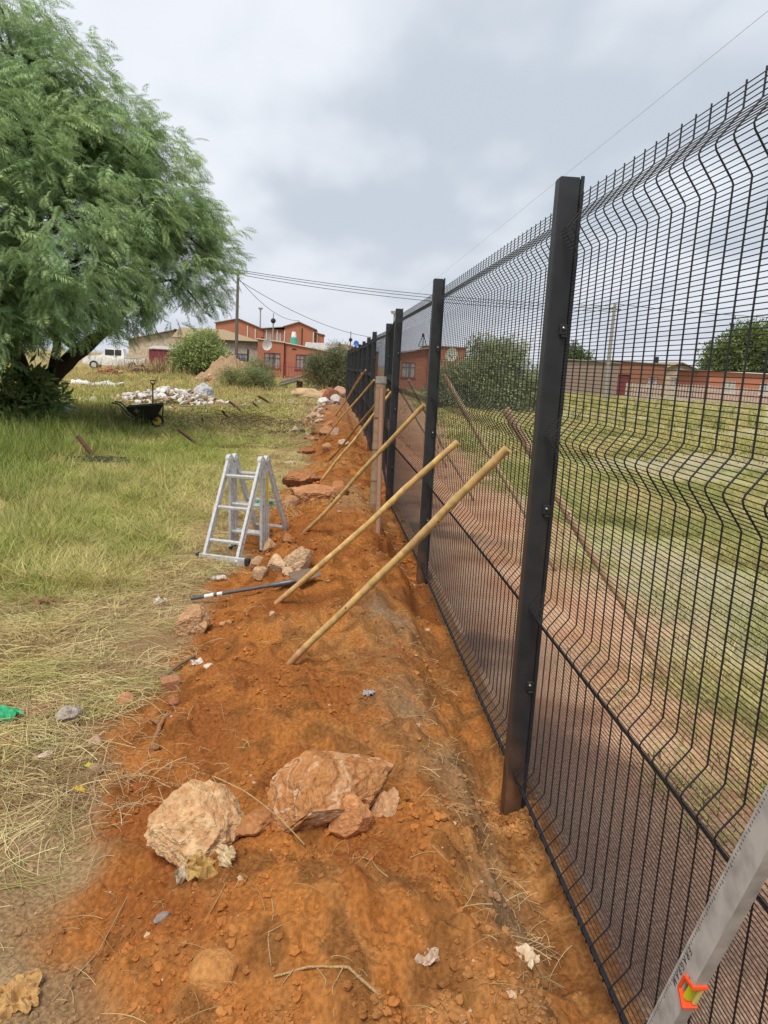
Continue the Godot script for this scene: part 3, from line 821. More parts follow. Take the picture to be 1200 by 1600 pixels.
	solo("broken_brick", b, M.rock, "broken half of a red brick lying at the straw's edge", "brick", on(-0.80, -3.83, -0.012))
	rng.seed = 9
	for k in 3:
		var p := put("cardboard_scrap", crumple(80 + k, Vector2([0.10, 0.075, 0.05][k], [0.075, 0.06, 0.04][k]), 0.022, [Color(0.46, 0.30, 0.11), Color(0.60, 0.48, 0.30), Color(0.55, 0.46, 0.34)][k]))
		p.position = on([-0.345, -0.275, -0.405][k], [-2.105, -2.125, -2.11][k], 0.022); p.rotation = Vector3([0.5, 0.7, 0.2][k], [0.2, -0.5, 0.7][k], [-0.25, 0.3, 0.1][k])
		tag(p, ["tan piece of crumpled card pressed under the large pale boulder", "cream torn card beside the tan piece under the pale boulder", "smallest card scrap at the left foot of the pale boulder"][k], "scrap")

# a thin crumpled sheet with a torn outline
func crumple(seed_: int, size: Vector2, fold: float, col: Color, m: Material = null, n := 12) -> ArrayMesh:
	var nz := noise(seed_, 0.9, 3); var ne := noise(seed_ + 9, 1.3, 2)
	var b := Buf.new()
	var g := []
	for j in n + 1:
		var row := []
		for i in n + 1:
			var u := float(i) / n * 2 - 1; var w := float(j) / n * 2 - 1
			var k := (1.0 - 0.22 * u * u * w * w) * (1.0 + 0.40 * ne.get_noise_2d(u * 1.1, w * 1.1))
			row.append(Vector3(u * size.x * 0.5 * k, fold * (nz.get_noise_2d(u * 1.0, w * 1.0) * 1.9 + 0.5 * absf(nz.get_noise_2d(u * 2.1 + 3, w * 2.1))), w * size.y * 0.5 * k))
		g.append(row)
	for j in n:
		for i in n:
			var s: float = 1.0 + 0.25 * nz.get_noise_2d(i * 1.7, j * 1.7)
			b.col = Color(col.r * s, col.g * s, col.b * s)
			b.face(g[j][i], g[j][i + 1], g[j + 1][i + 1], Vector3.UP)
			b.face(g[j][i], g[j + 1][i + 1], g[j + 1][i], Vector3.UP)
	return b.mesh(M.litter if m == null else m)

# ---------------------------------------------------------------- ladder
func build_ladder() -> void:
	var t := thing("folding_ladder", "aluminium folding ladder standing half open in an M on the grass edge", "ladder", on(-0.90, -6.38, 0.0) + Vector3(0, 0.02, 0), -0.43)
	t.rotation.z = 0.03
	var h := 0.835; var half := 0.165; var span := 0.96
	var fr := [[Vector3(0, 0.0, 0), Vector3(0, h, -span * 0.44)], [Vector3(0, 0.02, -span * 0.455), Vector3(0, h - 0.03, -span * 0.475)], [Vector3(0, 0.02, -span * 0.545), Vector3(0, h - 0.03, -span * 0.525)], [Vector3(0, 0.0, -span), Vector3(0, h, -span * 0.56)]]
	for s in 4:
		var a: Vector3 = fr[s][0]; var b: Vector3 = fr[s][1]
		var hw := half if s in [0, 3] else half - 0.002
		for sx in [-1.0, 1.0]:
			var o := Vector3(sx * hw, 0, 0)
			var rb := Buf.new()
			var dir := (b - a).normalized()
			var fwd := Vector3.RIGHT.cross(dir)
			rb.bar(a + o, b + o, 0.024, 0.056, fwd, 0.003)
			for e in [-1.0, 1.0]:
				rb.bar(a + o + fwd * e * 0.021 + Vector3(sx * 0.0135, 0, 0), b + o + fwd * e * 0.021 + Vector3(sx * 0.0135, 0, 0), 0.004, 0.010, fwd)
			var rail := part("rail", rb, M.alu, t)
			for k in 3:
				var q := a.lerp(b, [0.19, 0.52, 0.84][k]) + o + Vector3(sx * 0.0135, 0, 0)
				var rv := Buf.new(); rv.rod(q, q + Vector3(sx * 0.004, 0, 0), 0.008, 10)
				part("rivet", rv, M.alu_dark, rail)
			if s == 2 and sx > 0:
				var lb := Buf.new()
				var la := a.lerp(b, 0.57) + o + Vector3(0.0145, 0, 0); var l2 := a.lerp(b, 0.90) + o + Vector3(0.0145, 0, 0)
				lb.bar(la, l2, 0.003, 0.044, fwd)
				part("warning_sticker", lb, M.yellow, rail)
			if s in [1, 2]:
				var fb := Buf.new(); fb.at(a + o + Vector3(0, -0.006, 0), Vector3(0.030, 0.035, 0.060), 0.004)
				part("foot", fb, M.rubber, t)
		for k in 3:
			var q := a.lerp(b, [0.19, 0.52, 0.84][k])
			var gb := Buf.new()
			gb.box(Transform3D(Basis(Vector3.RIGHT, 0.25 if s < 2 else -0.25), q), Vector3(hw * 2 - 0.02, 0.026, 0.030), 0.004)
			part("rung", gb, M.alu, t)
	for sx in [-1.0, 1.0]:
		for e in [-1.0, 1.0]:
			var c := Vector3(sx * half, h + 0.012, -span * 0.5 + e * span * 0.052)
			var hb := Buf.new()
			hb.rod(c + Vector3(-0.019, 0, 0), c + Vector3(0.019, 0, 0), 0.040, 18)
			hb.rod(c + Vector3(-0.024, 0, 0), c + Vector3(0.024, 0, 0), 0.014, 12)
			for w in 3:
				var o := Vector3(0, cos(w * 2.1), sin(w * 2.1)) * 0.027
				hb.rod(c + o + Vector3(-0.0215, 0, 0), c + o + Vector3(0.0215, 0, 0), 0.005, 8)
			hb.bar(c, c + Vector3(0, -0.10, e * 0.03), 0.030, 0.044, Vector3.BACK, 0.004)
			part("hinge", hb, M.alu, t)
	for z in [0.0, -span]:
		var sb := Buf.new()
		sb.at(Vector3(0.02 if z == 0.0 else 0.04, 0.015, z), Vector3(0.50 if z == 0.0 else 0.48, 0.072, 0.030), 0.004)
		var bar := part("stabiliser_bar", sb, M.alu, t)
		for sx in [-1.0, 1.0]:
			var cb := Buf.new()
			cb.at(Vector3((0.02 if z == 0.0 else 0.04) + sx * (0.25 if z == 0.0 else 0.24), 0.010, z), Vector3(0.045, 0.088, 0.045), 0.006)
			part("end_cap", cb, M.rubber, bar)

# ---------------------------------------------------------------- spade on the ground
func build_spades() -> void:
	var a := on(-0.95, -5.26, 0.035); var b := on(-0.24, -5.12, 0.045)
	a.y = maxf(a.y, 0.04)
	var m := on(-0.6, -5.19, 0.05)
	if m.y > (a.y + b.y) * 0.5: a.y += (m.y - (a.y + b.y) * 0.5); b.y += (m.y - (a.y + b.y) * 0.5)
	var t := thing("spade", "long spade lying on the soil with dark shaft, pale tape and muddy blade", "spade")
	var hb := Buf.new(); hb.rod(a, b, 0.0135, 12)
	part("shaft", hb, M.steel, t)
	for k in 2:
		var gb := Buf.new()
		var q := a.lerp(b, [0.19, 0.30][k])
		gb.rod(q - (b - a).normalized() * [0.035, 0.02][k], q + (b - a).normalized() * [0.035, 0.02][k], 0.0148, 12)
		part("tape", gb, M.white, t)
	var dir := (b - a).normalized()
	var sb := Buf.new()
	sb.tube(PackedVector3Array([b - dir * 0.12, b, b + Vector3(0.05, 0.004, -0.03)]), PackedFloat32Array([0.021, 0.021, 0.014]), 10)
	part("socket", sb, M.steel, t)
	var bl := Buf.new()
	var o := b + Vector3(0.03, 0.012, -0.02)
	var f := Vector3(0.80, 0.10, -0.59).normalized(); var s := f.cross(Vector3(-0.1, 1, 0.28)).normalized(); var u := s.cross(f)
	var n := 8
	for i in n:
		for j in n:
			var q := []
			for e in [[i, j], [i + 1, j], [i + 1, j + 1], [i, j + 1]]:
				var x: float = float(e[0]) / n; var y: float = float(e[1]) / n * 2 - 1
				var wd := 0.078 * (1.0 - 0.5 * pow(x, 4))
				q.append(o + f * x * 0.24 + s * y * wd + u * (0.025 * y * y - 0.01 * x))
			bl.face(q[0], q[1], q[2], u); bl.face(q[0], q[2], q[3], u)
			bl.face(q[0] - u * 0.003, q[1] - u * 0.003, q[2] - u * 0.003, -u); bl.face(q[0] - u * 0.003, q[2] - u * 0.003, q[3] - u * 0.003, -u)
	part("blade", bl, M.muddy, t)

# ---------------------------------------------------------------- wheelbarrow
func build_barrow() -> void:
	var t := thing("wheelbarrow", "black wheelbarrow with a yellow wheel standing on the grass before the rubble", "wheelbarrow", on(-4.33, -19.25), 0.16)
	var tb := Buf.new()
	var top := [Vector3(-0.72, 0.50, -0.29), Vector3(0.17, 0.60, -0.32), Vector3(0.17, 0.60, 0.32), Vector3(-0.72, 0.50, 0.29)]
	var bot := [Vector3(-0.50, 0.26, -0.19), Vector3(-0.02, 0.24, -0.20), Vector3(-0.02, 0.24, 0.20), Vector3(-0.50, 0.26, 0.19)]
	for k in 4:
		var j := (k + 1) % 4
		tb.face(top[k], top[j], bot[j], (top[k] + bot[j]) * Vector3(1, 0, 1) + Vector3(0.28, 0, 0)); tb.face(top[k], bot[j], bot[k], (top[k] + bot[j]) * Vector3(1, 0, 1) + Vector3(0.28, 0, 0))
	tb.face(bot[0], bot[1], bot[2], Vector3.DOWN); tb.face(bot[0], bot[2], bot[3], Vector3.DOWN)
	var tray := part("tray", tb, M.black_paint, t)
	var rb := Buf.new()
	for k in 4: rb.rod(top[k], top[(k + 1) % 4], 0.013, 8)
	part("rim", rb, M.black_paint, tray)
	# pale four-lobed emblem on the near side
	var nn: Vector3 = ((top[2] as Vector3) - top[3]).cross((bot[3] as Vector3) - top[3]).normalized()
	if nn.z < 0: nn = -nn
	var c: Vector3 = top[3].lerp(top[2], 0.27).lerp(bot[3].lerp(bot[2], 0.1), 0.42) + nn * 0.004
	var ux: Vector3 = ((top[2] as Vector3) - top[3]).normalized(); var uy: Vector3 = nn.cross(ux)
	var eb := Buf.new()
	for k in 24:
		var a0 := TAU * k / 24; var a1 := TAU * (k + 1) / 24
		var r0 := 0.055 + 0.018 * cos(4 * a0); var r1 := 0.055 + 0.018 * cos(4 * a1)
		eb.face(c, c + (ux * cos(a0) + uy * sin(a0)) * r0, c + (ux * cos(a1) + uy * sin(a1)) * r1, nn)
	part("emblem", eb, mat(lin(0.17, 0.17, 0.12), 0.7), tray)
	for s in [-1.0, 1.0]:
		var hb := Buf.new()
		hb.tube(PackedVector3Array([Vector3(0.02, 0.19, s * 0.06), Vector3(-0.15, 0.215, s * 0.15), Vector3(-0.5, 0.24, s * 0.21), Vector3(-0.64, 0.30, s * 0.25), Vector3(-0.82, 0.52, s * 0.27), Vector3(-0.90, 0.575, s * 0.28), Vector3(-1.04, 0.60, s * 0.28)]), PackedFloat32Array([0.017, 0.017, 0.017, 0.017, 0.017, 0.018, 0.019]), 8)
		part("handle", hb, M.black_paint, t)
		var lb := Buf.new()
		lb.tube(PackedVector3Array([Vector3(-0.36, 0.24, s * 0.20), Vector3(-0.50, 0.22, s * 0.22), Vector3(-0.56, 0.16, s * 0.22), Vector3(-0.53, 0.0, s * 0.22)]), PackedFloat32Array([0.015, 0.015, 0.015, 0.015]), 8)
		lb.rod(Vector3(-0.53, 0.01, s * 0.22), Vector3(-0.30, 0.14, s * 0.21), 0.012, 6)
		part("leg", lb, M.black_paint, t)
		var fb := Buf.new(); fb.bar(Vector3(0.15, 0.57, s * 0.22), Vector3(0.13, 0.20, s * 0.10), 0.012, 0.03)
		part("front_brace", fb, M.black_paint, t)
	var wb := Buf.new()
	var pts := PackedVector3Array(); var rad := PackedFloat32Array()
	for k in 25:
		var a := TAU * k / 24; pts.append(Vector3(0.0 + cos(a) * 0.135, 0.175 + sin(a) * 0.135, 0)); rad.append(0.040)
	wb.tube(pts, rad, 10, false)
	var wheel := part("wheel", wb, M.rubber, t)
	var ib := Buf.new()
	ib.rod(Vector3(0, 0.175, -0.022), Vector3(0, 0.175, 0.022), 0.105, 24)
	ib.rod(Vector3(0, 0.175, -0.032), Vector3(0, 0.175, 0.032), 0.045, 16)
	part("rim", ib, M.yellow, wheel)
	var ab := Buf.new(); ab.rod(Vector3(0, 0.175, -0.10), Vector3(0, 0.175, 0.10), 0.009, 8)
	part("axle", ab, M.black_paint, wheel)
	# the upright garden spade behind it
	var g := thing("digging_spade", "dark upright spade with a D handle standing in the wheelbarrow", "spade", on(-4.42, -19.22), 0.2)
	var sb := Buf.new(); sb.rod(Vector3(0, 0.30, 0), Vector3(0.0, 1.10, 0), 0.017, 8)
	part("shaft", sb, M.rust, g)
	var db := Buf.new()
	db.tube(PackedVector3Array([Vector3(0, 1.06, 0), Vector3(-0.05, 1.11, 0), Vector3(-0.065, 1.17, 0), Vector3(0.065, 1.17, 0), Vector3(0.05, 1.11, 0), Vector3(0, 1.06, 0)]), PackedFloat32Array([0.014, 0.014, 0.015, 0.015, 0.014, 0.014]), 8)
	part("grip", db, M.black_paint, g)
	var kb := Buf.new(); kb.box(Transform3D(Basis(Vector3.RIGHT, 0.1), Vector3(0, 0.29, 0)), Vector3(0.19, 0.08, 0.006), 0.002)
	part("blade", kb, M.black_paint, g)

# ---------------------------------------------------------------- spirit level leaning on the fence
func build_level() -> void:
	var a := Vector3(0.762, 0.0, -1.468); var b := Vector3(0.776, 2.0, -0.738)
	a.y = ground_h(a.x, a.z)
	var dir := (b - a).normalized()
	a = b - dir * ((b.y - a.y) / dir.y)
	var y := dir
	var x := (Vector3.RIGHT - y * y.x).normalized()
	var z := x.cross(y)
	var t := thing("spirit_level", "long grey aluminium spirit level with an orange vial leaning against the nearest mesh panel", "spirit level")
	t.transform = Transform3D(Basis(x, y, z), a)
	var l := (b - a).length()
	var w := 0.062; var th := 0.026
	var vy := 0.655      # height of the vial along the bar
	var hl := 0.034
	# the bar, cut open at its near edge for the vial
	var bb := Buf.new()
	bb.at(Vector3(0, l * 0.5, 0.005 - w * 0.25), Vector3(th, l, w * 0.5 + 0.010))
	bb.at(Vector3(0, (vy - hl) * 0.5, 0.0205), Vector3(th, vy - hl, 0.021))
	bb.at(Vector3(0, (vy + hl + l) * 0.5, 0.0205), Vector3(th, l - vy - hl, 0.021))
	var body := part("bar", bb, M.level, t)
	var hb := Buf.new()
	for k in range(6, 195):
		var d := 0.004 if k % 5 else 0.007
		hb.at(Vector3(-th * 0.5 - 0.0004, k * 0.01, -w * 0.5 + 0.006 + d * 0.5), Vector3(0.0008, 0.0012, d))
	part("scale_marks", hb, M.ink, body).set_meta("kind", "stuff")
	var ob := Buf.new()
	for e in [-1.0, 1.0]:
		ob.bar(Vector3(-0.001, vy + e * (hl - 0.014), 0.003), Vector3(-0.001, vy + e * (hl + 0.004), 0.036), 0.010, th + 0.007, Vector3.RIGHT, 0.002)
	ob.at(Vector3(-0.001, vy, 0.003), Vector3(th + 0.007, hl * 2 - 0.02, 0.009), 0.002)
	part("vial_holder", ob, M.orange, t)
	var vb := Buf.new()
	vb.rod(Vector3(-0.004, vy - hl + 0.012, 0.021), Vector3(-0.004, vy + hl - 0.012, 0.021), 0.0085, 16)
	part("vial", vb, M.vial, t)
	var pb := Buf.new(); pb.at(Vector3(0.006, vy, 0.021), Vector3(0.008, hl * 2 - 0.016, 0.028), 0.001)
	part("vial_back", pb, M.vial_back, t)
	var tm := TextMesh.new()
	var sf := SystemFont.new(); sf.font_names = PackedStringArray(["Droid Sans"])
	var fv := FontVariation.new(); fv.base_font = sf; fv.spacing_glyph = 11
	tm.font = fv; tm.text = "FRAGRAM"; tm.font_size = 32; tm.pixel_size = 0.00060; tm.depth = 0.0006
	tm.material = M.ink
	var ti := put("lettering", tm, body)
	# letters read down the bar with their tops towards the near edge
	ti.transform = Transform3D(Basis(Vector3(0, -1, 0), Vector3(0, 0, 1), Vector3(-1, 0, 0)), Vector3(-th * 0.5 - 0.0004, vy + 0.020, -0.0155))

# ---------------------------------------------------------------- old posts, pipes, planks
func iron(called: String, pts: Array, r: float, label: String, m: Material, cat := "pipe", group := "") -> void:
	var b := Buf.new()
	var p := PackedVector3Array(); var rd := PackedFloat32Array()
	for q in pts: p.append(q); rd.append(r)
	b.tube(p, rd, 10)
	solo(called, b, m, label, cat, Vector3.ZERO, group)

func build_old_iron() -> void:
	var t := thing("old_pipe_post", "weathered grey pipe post with wire ties standing in the red soil before the fence", "post", on(0.585, -8.92))
	var b := Buf.new(); b.rod(Vector3(0, -0.2, 0), Vector3(0.012, 1.545, 0), 0.061, 16)
	part("pipe", b, M.old_pipe, t)
	b = Buf.new(); b.rod(Vector3(0.012, 1.52, 0), Vector3(0.012, 1.60, 0), 0.068, 16)
	part("cap", b, M.concrete, t)
	for y in [0.36, 0.74, 1.12]:
		b = Buf.new()
		var ring := PackedVector3Array(); var rd := PackedFloat32Array()
		for k in 13:
			var a := TAU * k / 12; ring.append(Vector3(0.005 + cos(a) * 0.064, y + 0.006 * sin(a * 2), sin(a) * 0.064)); rd.append(0.004)
		b.tube(ring, rd, 5, false)
		part("wire_tie", b, M.rust, t)
	iron("rusty_pipe", [on(0.52, -7.12, -0.08), Vector3(0.56, 0.75, -7.95), Vector3(0.60, 1.50, -8.80)], 0.027, "thin orange-rusted pipe leaning on the weathered grey pipe post", M.rust_pale)
	var g := "bent brown iron fence posts in the grass"
	iron("iron_post", [on(-3.67, -12.32, -0.06), Vector3(-4.07, 0.40, -12.45)], 0.036, "stubby brown iron post leaning left out of a dark clump of wire", M.rust, "post", g)
	iron("iron_post", [Vector3(-2.86, 0.40, -14.45), on(-2.46, -14.55, 0.05), on(-1.7, -14.75, 0.05), on(-0.99, -14.85, 0.05)], 0.034, "bent iron post lying behind the ladder, its left end raised", M.rust, "post", g)
	iron("iron_post", [Vector3(-2.84, 0.36, -30.2), on(-2.33, -30.7, 0.05), on(-0.42, -31.8, 0.05)], 0.045, "farthest bent iron post, lying flat towards the white rock", M.rust, "post", g)
	iron("iron_post", [Vector3(-3.03, 0.31, -21.5), on(-2.76, -21.7, 0.02)], 0.034, "short iron post stub sticking up left of the wire tangle", M.rust, "post", g)
	iron("iron_post", [Vector3(-3.23, 0.42, -24.5), on(-2.74, -24.7, 0.02)], 0.036, "longer iron post stub behind the wire tangle, beside the pale plank", M.rust, "post", g)
	iron("iron_post", [Vector3(-2.69, 0.30, -26.6), on(-2.43, -26.8, 0.02)], 0.034, "iron post stub near the right end of the pale plank", M.rust, "post", g)
	iron("iron_post", [Vector3(-3.26, 0.22, -19.5), on(-3.11, -19.6, 0.0)], 0.028, "shortest iron post stub, in the grass right of the wheelbarrow", M.rust, "post", g)
	iron("black_pipe", [on(-1.45, -18.0, 0.05), on(-0.95, -18.6, 0.06), on(-0.60, -19.1, 0.05)], 0.040, "short black pipe lying at the grass edge beyond the wire tangle", M.rubber)
	b = Buf.new(); b.bar(on(-4.95, -25.4, 0.10), on(-2.55, -27.9, 0.10), 0.16, 0.05, Vector3.UP, 0.005)
	solo("pale_plank", b, M.tan_wood, "long pale plank lying in the grass right of the rubble heap", "plank")
	b = Buf.new(); b.bar(on(-6.4, -20.4, 0.14), on(-4.95, -19.7, 0.12), 0.16, 0.05, Vector3.UP, 0.005)
	solo("grey_plank", b, M.grey_wood, "weathered grey board lying behind the legs of the wheelbarrow", "plank")
	# tangle of old fence wire: loops and loose rods in the grass
	rng.seed = 77
	var wt := Buf.new()
	for k in 30:
		var c := on(-2.15 + rng.randf_range(-0.95, 0.95), -18.4 + rng.randf_range(-2.4, 2.4))
		var r := rng.randf_range(0.25, 0.75); var a0 := rng.randf() * TAU; var tilt := rng.randf_range(-0.5, 0.5)
		var p := PackedVector3Array(); var rd := PackedFloat32Array()
		for i in 10:
			var a := a0 + i * 0.42
			p.append(c + Vector3(cos(a) * r, 0.10 + absf(sin(a * 0.7 + k)) * 0.34 + tilt * cos(a) * 0.1, sin(a) * r * 0.8)); rd.append(0.0042)
		wt.tube(p, rd, 4, false)
	tag(part("wire_tangle", wt, M.rust), "tangle of rusty old fence wire lying in the grass behind the ladder", "wire", "", "stuff")
	wt = Buf.new()
	for k in 26:
		var c := on(-3.40 + rng.randf_range(-0.5, 0.42), -12.0 + rng.randf_range(-0.3, 0.2))
		var p := PackedVector3Array(); var rd := PackedFloat32Array()
		var a0 := rng.randf() * TAU; var r := rng.randf_range(0.07, 0.2)
		for i in 9:
			var a := a0 + i * 0.7
			p.append(c + Vector3(cos(a) * r * 1.6, 0.04 + 0.05 * absf(sin(a * 1.3 + k)), sin(a) * r)); rd.append(0.009)
		wt.tube(p, rd, 4, false)
	tag(part("wire_clump", wt, M.dark), "flat dark clump of wire around the foot of the stubby iron post", "wire", "", "stuff")

# ---------------------------------------------------------------- grass and straw
func tuft_mesh(seed_: int, blades: int, h: float, spread: float, wid: float, lean: float, root: Color, tip: Color, m: Material, segs := 3) -> ArrayMesh:
	var rg := RandomNumberGenerator.new(); rg.seed = seed_
	var b := Buf.new()
	for k in blades:
		var a := rg.randf() * TAU
		var p := Vector3(cos(a), 0, sin(a)) * spread * sqrt(rg.randf())
		var da := a + rg.randf_range(-1.2, 1.2)
		var dir := Vector3(cos(da), 0, sin(da))
		var hh := h * rg.randf_range(0.45, 1.1); var ln := lean * rg.randf_range(0.2, 1.3) * hh
		var sa := rg.randf() * TAU
		var side := Vector3(cos(sa), 0, sin(sa)) * wid * rg.randf_range(0.6, 1.2)
		var nn := Vector3(dir.x * 0.3, 0.9, dir.z * 0.3).normalized()
		var tw := rg.randf_range(0.82, 1.15)
		for s in segs:
			var t0 := float(s) / segs; var t1 := float(s + 1) / segs
			var q0 := p + dir * ln * t0 * t0 + Vector3.UP * hh * (t0 - 0.22 * lean * t0 * t0)
			var q1 := p + dir * ln * t1 * t1 + Vector3.UP * hh * (t1 - 0.22 * lean * t1 * t1)
			var s0 := side * (1.0 - t0 * 0.85); var s1 := side * (1.0 - t1 * 0.85)
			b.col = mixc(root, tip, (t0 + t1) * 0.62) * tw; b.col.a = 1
			b.tri(q0 - s0, q0 + s0, q1 + s1, nn, nn, nn)
			if s < segs - 1: b.tri(q0 - s0, q1 + s1, q1 - s1, nn, nn, nn)
	return b.mesh(m)

# a handful of cut stalks lying loosely over each other
func straw_mesh(seed_: int, n: int, len_: float, r: float, spread: float, order: float, lift: float) -> ArrayMesh:
	var rg := RandomNumberGenerator.new(); rg.seed = seed_
	var b := Buf.new()
	for k in n:
		var a := rg.randf_range(-order, order)
		var dir := Vector3(cos(a), 0, sin(a)); var side := Vector3(-sin(a), 0, cos(a))
		var l := len_ * rg.randf_range(0.45, 1.25)
		var c := Vector3(rg.randf_range(-1, 1), 0, rg.randf_range(-1, 1)) * spread
		var cur := rg.randf_range(-0.5, 0.5) * l; var hh := lift * rg.randf(); var tilt := rg.randf_range(-0.5, 0.5) * lift
		var pts := PackedVector3Array(); var rd := PackedFloat32Array()
		var kink := rg.randf_range(0.2, 0.8); var kd := rg.randf_range(-0.10, 0.10) * l
		for i in 6:
			var t := i / 5.0 - 0.5
			pts.append(c + dir * l * t + side * (cur * (t * t - 0.1) + kd * absf(t + 0.5 - kink)) + Vector3.UP * maxf(0.002, hh * (1.0 - 3.0 * t * t) + tilt * t * 2.0 + 0.004))
			rd.append(r * (1.15 - 0.6 * (t + 0.5)))
		var s := rg.randf_range(0.75, 1.2)
		b.col = Color(s, s * rg.randf_range(0.95, 1.04), s * rg.randf_range(0.85, 1.05))
		b.tube(pts, rd, 3, false)
	return b.mesh(M.straw)

func inst(p: Vector3, turn: float, s: Vector3, lean := Vector3.ZERO) -> Transform3D:
	var bs := Basis(Vector3.UP, turn).scaled_local(s)
	if lean != Vector3.ZERO and lean.length() > 0.001:
		bs = Basis(lean.normalized(), lean.length()) * bs
	return Transform3D(bs, p)

func near_tilt(x: float, z: float) -> Vector3:
	var e := 0.06
	var gx := (ground_h(x + e, z) - ground_h(x - e, z)) / (2 * e); var gz := (ground_h(x, z + e) - ground_h(x, z - e)) / (2 * e)
	return Vector3(gz, 0, -gx)

func shade(c: Color, lo: float, hi: float) -> Color:
	var k := rng.randf_range(lo, hi)
	return Color(c.r * k, c.g * k, c.b * k)

func build_grass() -> void:
	rng.seed = 1001
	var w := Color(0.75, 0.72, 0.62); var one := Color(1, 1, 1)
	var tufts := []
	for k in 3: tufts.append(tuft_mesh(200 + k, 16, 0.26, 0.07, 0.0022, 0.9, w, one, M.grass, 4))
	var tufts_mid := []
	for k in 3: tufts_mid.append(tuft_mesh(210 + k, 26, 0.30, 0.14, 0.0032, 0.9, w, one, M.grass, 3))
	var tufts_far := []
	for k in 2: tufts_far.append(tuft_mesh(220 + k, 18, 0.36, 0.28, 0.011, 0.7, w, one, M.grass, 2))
	var green := [Color(0.36, 0.43, 0.09), Color(0.52, 0.52, 0.14), Color(0.21, 0.31, 0.06)]
	var dry := [Color(0.72, 0.59, 0.29), Color(0.62, 0.49, 0.23), Color(0.66, 0.59, 0.25)]
	var xf := [[], [], [], [], [], [], [], []]; var cl := [[], [], [], [], [], [], [], []]
	# near and middle field
	for k in 60000:
		var d := 0.0; var band := 0
		if k < 9000: d = rng.randf_range(2.2, 7.5)
		elif k < 40000: d = 5.5 + 16.0 * pow(rng.randf(), 1.3); band = 1
		else: d = 18.0 + 46.0 * pow(rng.randf(), 1.4); band = 2
		var x := -rng.randf() * (d * 0.74 + 0.8)
		if band == 2: x = rng.randf_range(-0.72, 0.02) * d
		elif band == 1: x = rng.randf_range(-0.74 * d, -0.3)
		else: x = rng.randf_range(-0.74 * d - 0.5, -0.7)
		var z := -d
		if soil_w(x, z) > 0.25 + 0.5 * rng.randf() * 0.3: continue
		var g := green_w(x, z)
		# trodden bare belts
		if x > -1.5 + 0.25 * float(fn.b.get_noise_2d(z * 6, 7)) and d < 8.0 and rng.randf() > 0.10: continue
		if x > -1.1 and d < 30.0 and rng.randf() > 0.3: continue
		if d < 4.2 and g < 0.42 and rng.randf() > 0.12: continue
		if absf(x + 4.6) < 0.75 and z < -17.6 and z > -19.6: continue
		if absf(x + 3.75) < 0.55 and z > -12.4 and z < -11.2 and rng.randf() > 0.25: continue
		if Vector2(x + 5.6, (z + 27.5) * 0.6).length() < 1.9: continue
		if d > 30.0 and Vector2(x + 6.2, (z + 49) * 0.5).length() < 2.3: continue
		var isg := rng.randf() < g
		var c: Color = green[rng.randi() % 3] if isg else dry[rng.randi() % 3]
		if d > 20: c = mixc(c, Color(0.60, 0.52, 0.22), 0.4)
		if isg and x < -2.6 and d > 6.0 and d < 17.0: c = mixc(c, Color(0.19, 0.28, 0.06), 0.55 * sm(-2.6, -4.2, x))
		c = shade(c, 0.78, 1.15)
		var tall := 1.0 + 0.9 * sm(-2.4, -5.0, x) * sm(6.0, 9.0, d) * (1.0 - sm(16, 20, d)) * g
		if d > 22: tall *= 0.8 + 0.9 * maxf(0.0, float(fn.c.get_noise_2d(x * 2.4 + 60, z * 1.6)))
		if d > 20.0 and d < 36.0 and x < -5.0: tall *= 1.15
		var s := Vector3(1, 1, 1) * rng.randf_range(0.7, 1.25)
		tall *= 0.75 + 0.75 * sm(-0.15, 0.4, float(fn.b.get_noise_2d(x * 9 + 4, z * 9)))
		s.y *= tall * (0.62 if not isg else 0.85)
		if d < 5.0: s.y *= 0.55
		s.y *= 1.0 - 0.45 * sm(-4.8, -3.4, x)
		s.y *= 1.0 - 0.35 * sm(-2.4, -1.4, x)
		if d > 17.0 and d < 21.0 and x > -5.6: s.y *= 0.6
		var lean := Vector3(rng.randf_range(-1, 1), 0, rng.randf_range(-1, 1)) * (0.35 if isg else 0.7)
		var q := (band * 3 if band < 2 else 6) + rng.randi() % (3 if band < 2 else 2)
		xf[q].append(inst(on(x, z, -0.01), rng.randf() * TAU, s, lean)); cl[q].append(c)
	var grass := Node3D.new(); grass.name = "grass"; add_child(grass)
	tag(grass, "long green and straw-coloured grass covering the field left of the soil bank", "grass", "", "stuff")
	for q in 8:
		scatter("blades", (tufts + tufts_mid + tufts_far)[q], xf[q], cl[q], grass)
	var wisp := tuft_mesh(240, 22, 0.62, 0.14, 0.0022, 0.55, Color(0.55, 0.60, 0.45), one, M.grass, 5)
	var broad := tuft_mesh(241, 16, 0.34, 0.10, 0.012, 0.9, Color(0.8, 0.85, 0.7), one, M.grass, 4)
	var wx := []; var wc := []; var bx := []; var bc := []
	for k in 7800:
		var d := 5.6 + 13.0 * pow(rng.randf(), 1.2)
		var x := rng.randf_range(-0.74 * d, -1.5)
		var z := -d
		if absf(x + 4.6) < 0.9 and z < -16.5 and z > -19.6: continue
		if absf(x + 3.75) < 0.75 and z > -13.0 and z < -9.5: continue
		if absf(x + 4.4) < 1.1 and z < -14.0: continue
		var pn: float = fn.b.get_noise_2d(x * 6 + 50, z * 6)
		if pn < 0.02 - 0.25 * sm(-2.5, -5.0, x): continue
		if x > -2.6 and rng.randf() > 0.35: continue
		var s := rng.randf_range(0.55, 1.05) * (0.62 + 0.62 * sm(-2.0, -4.5, x))
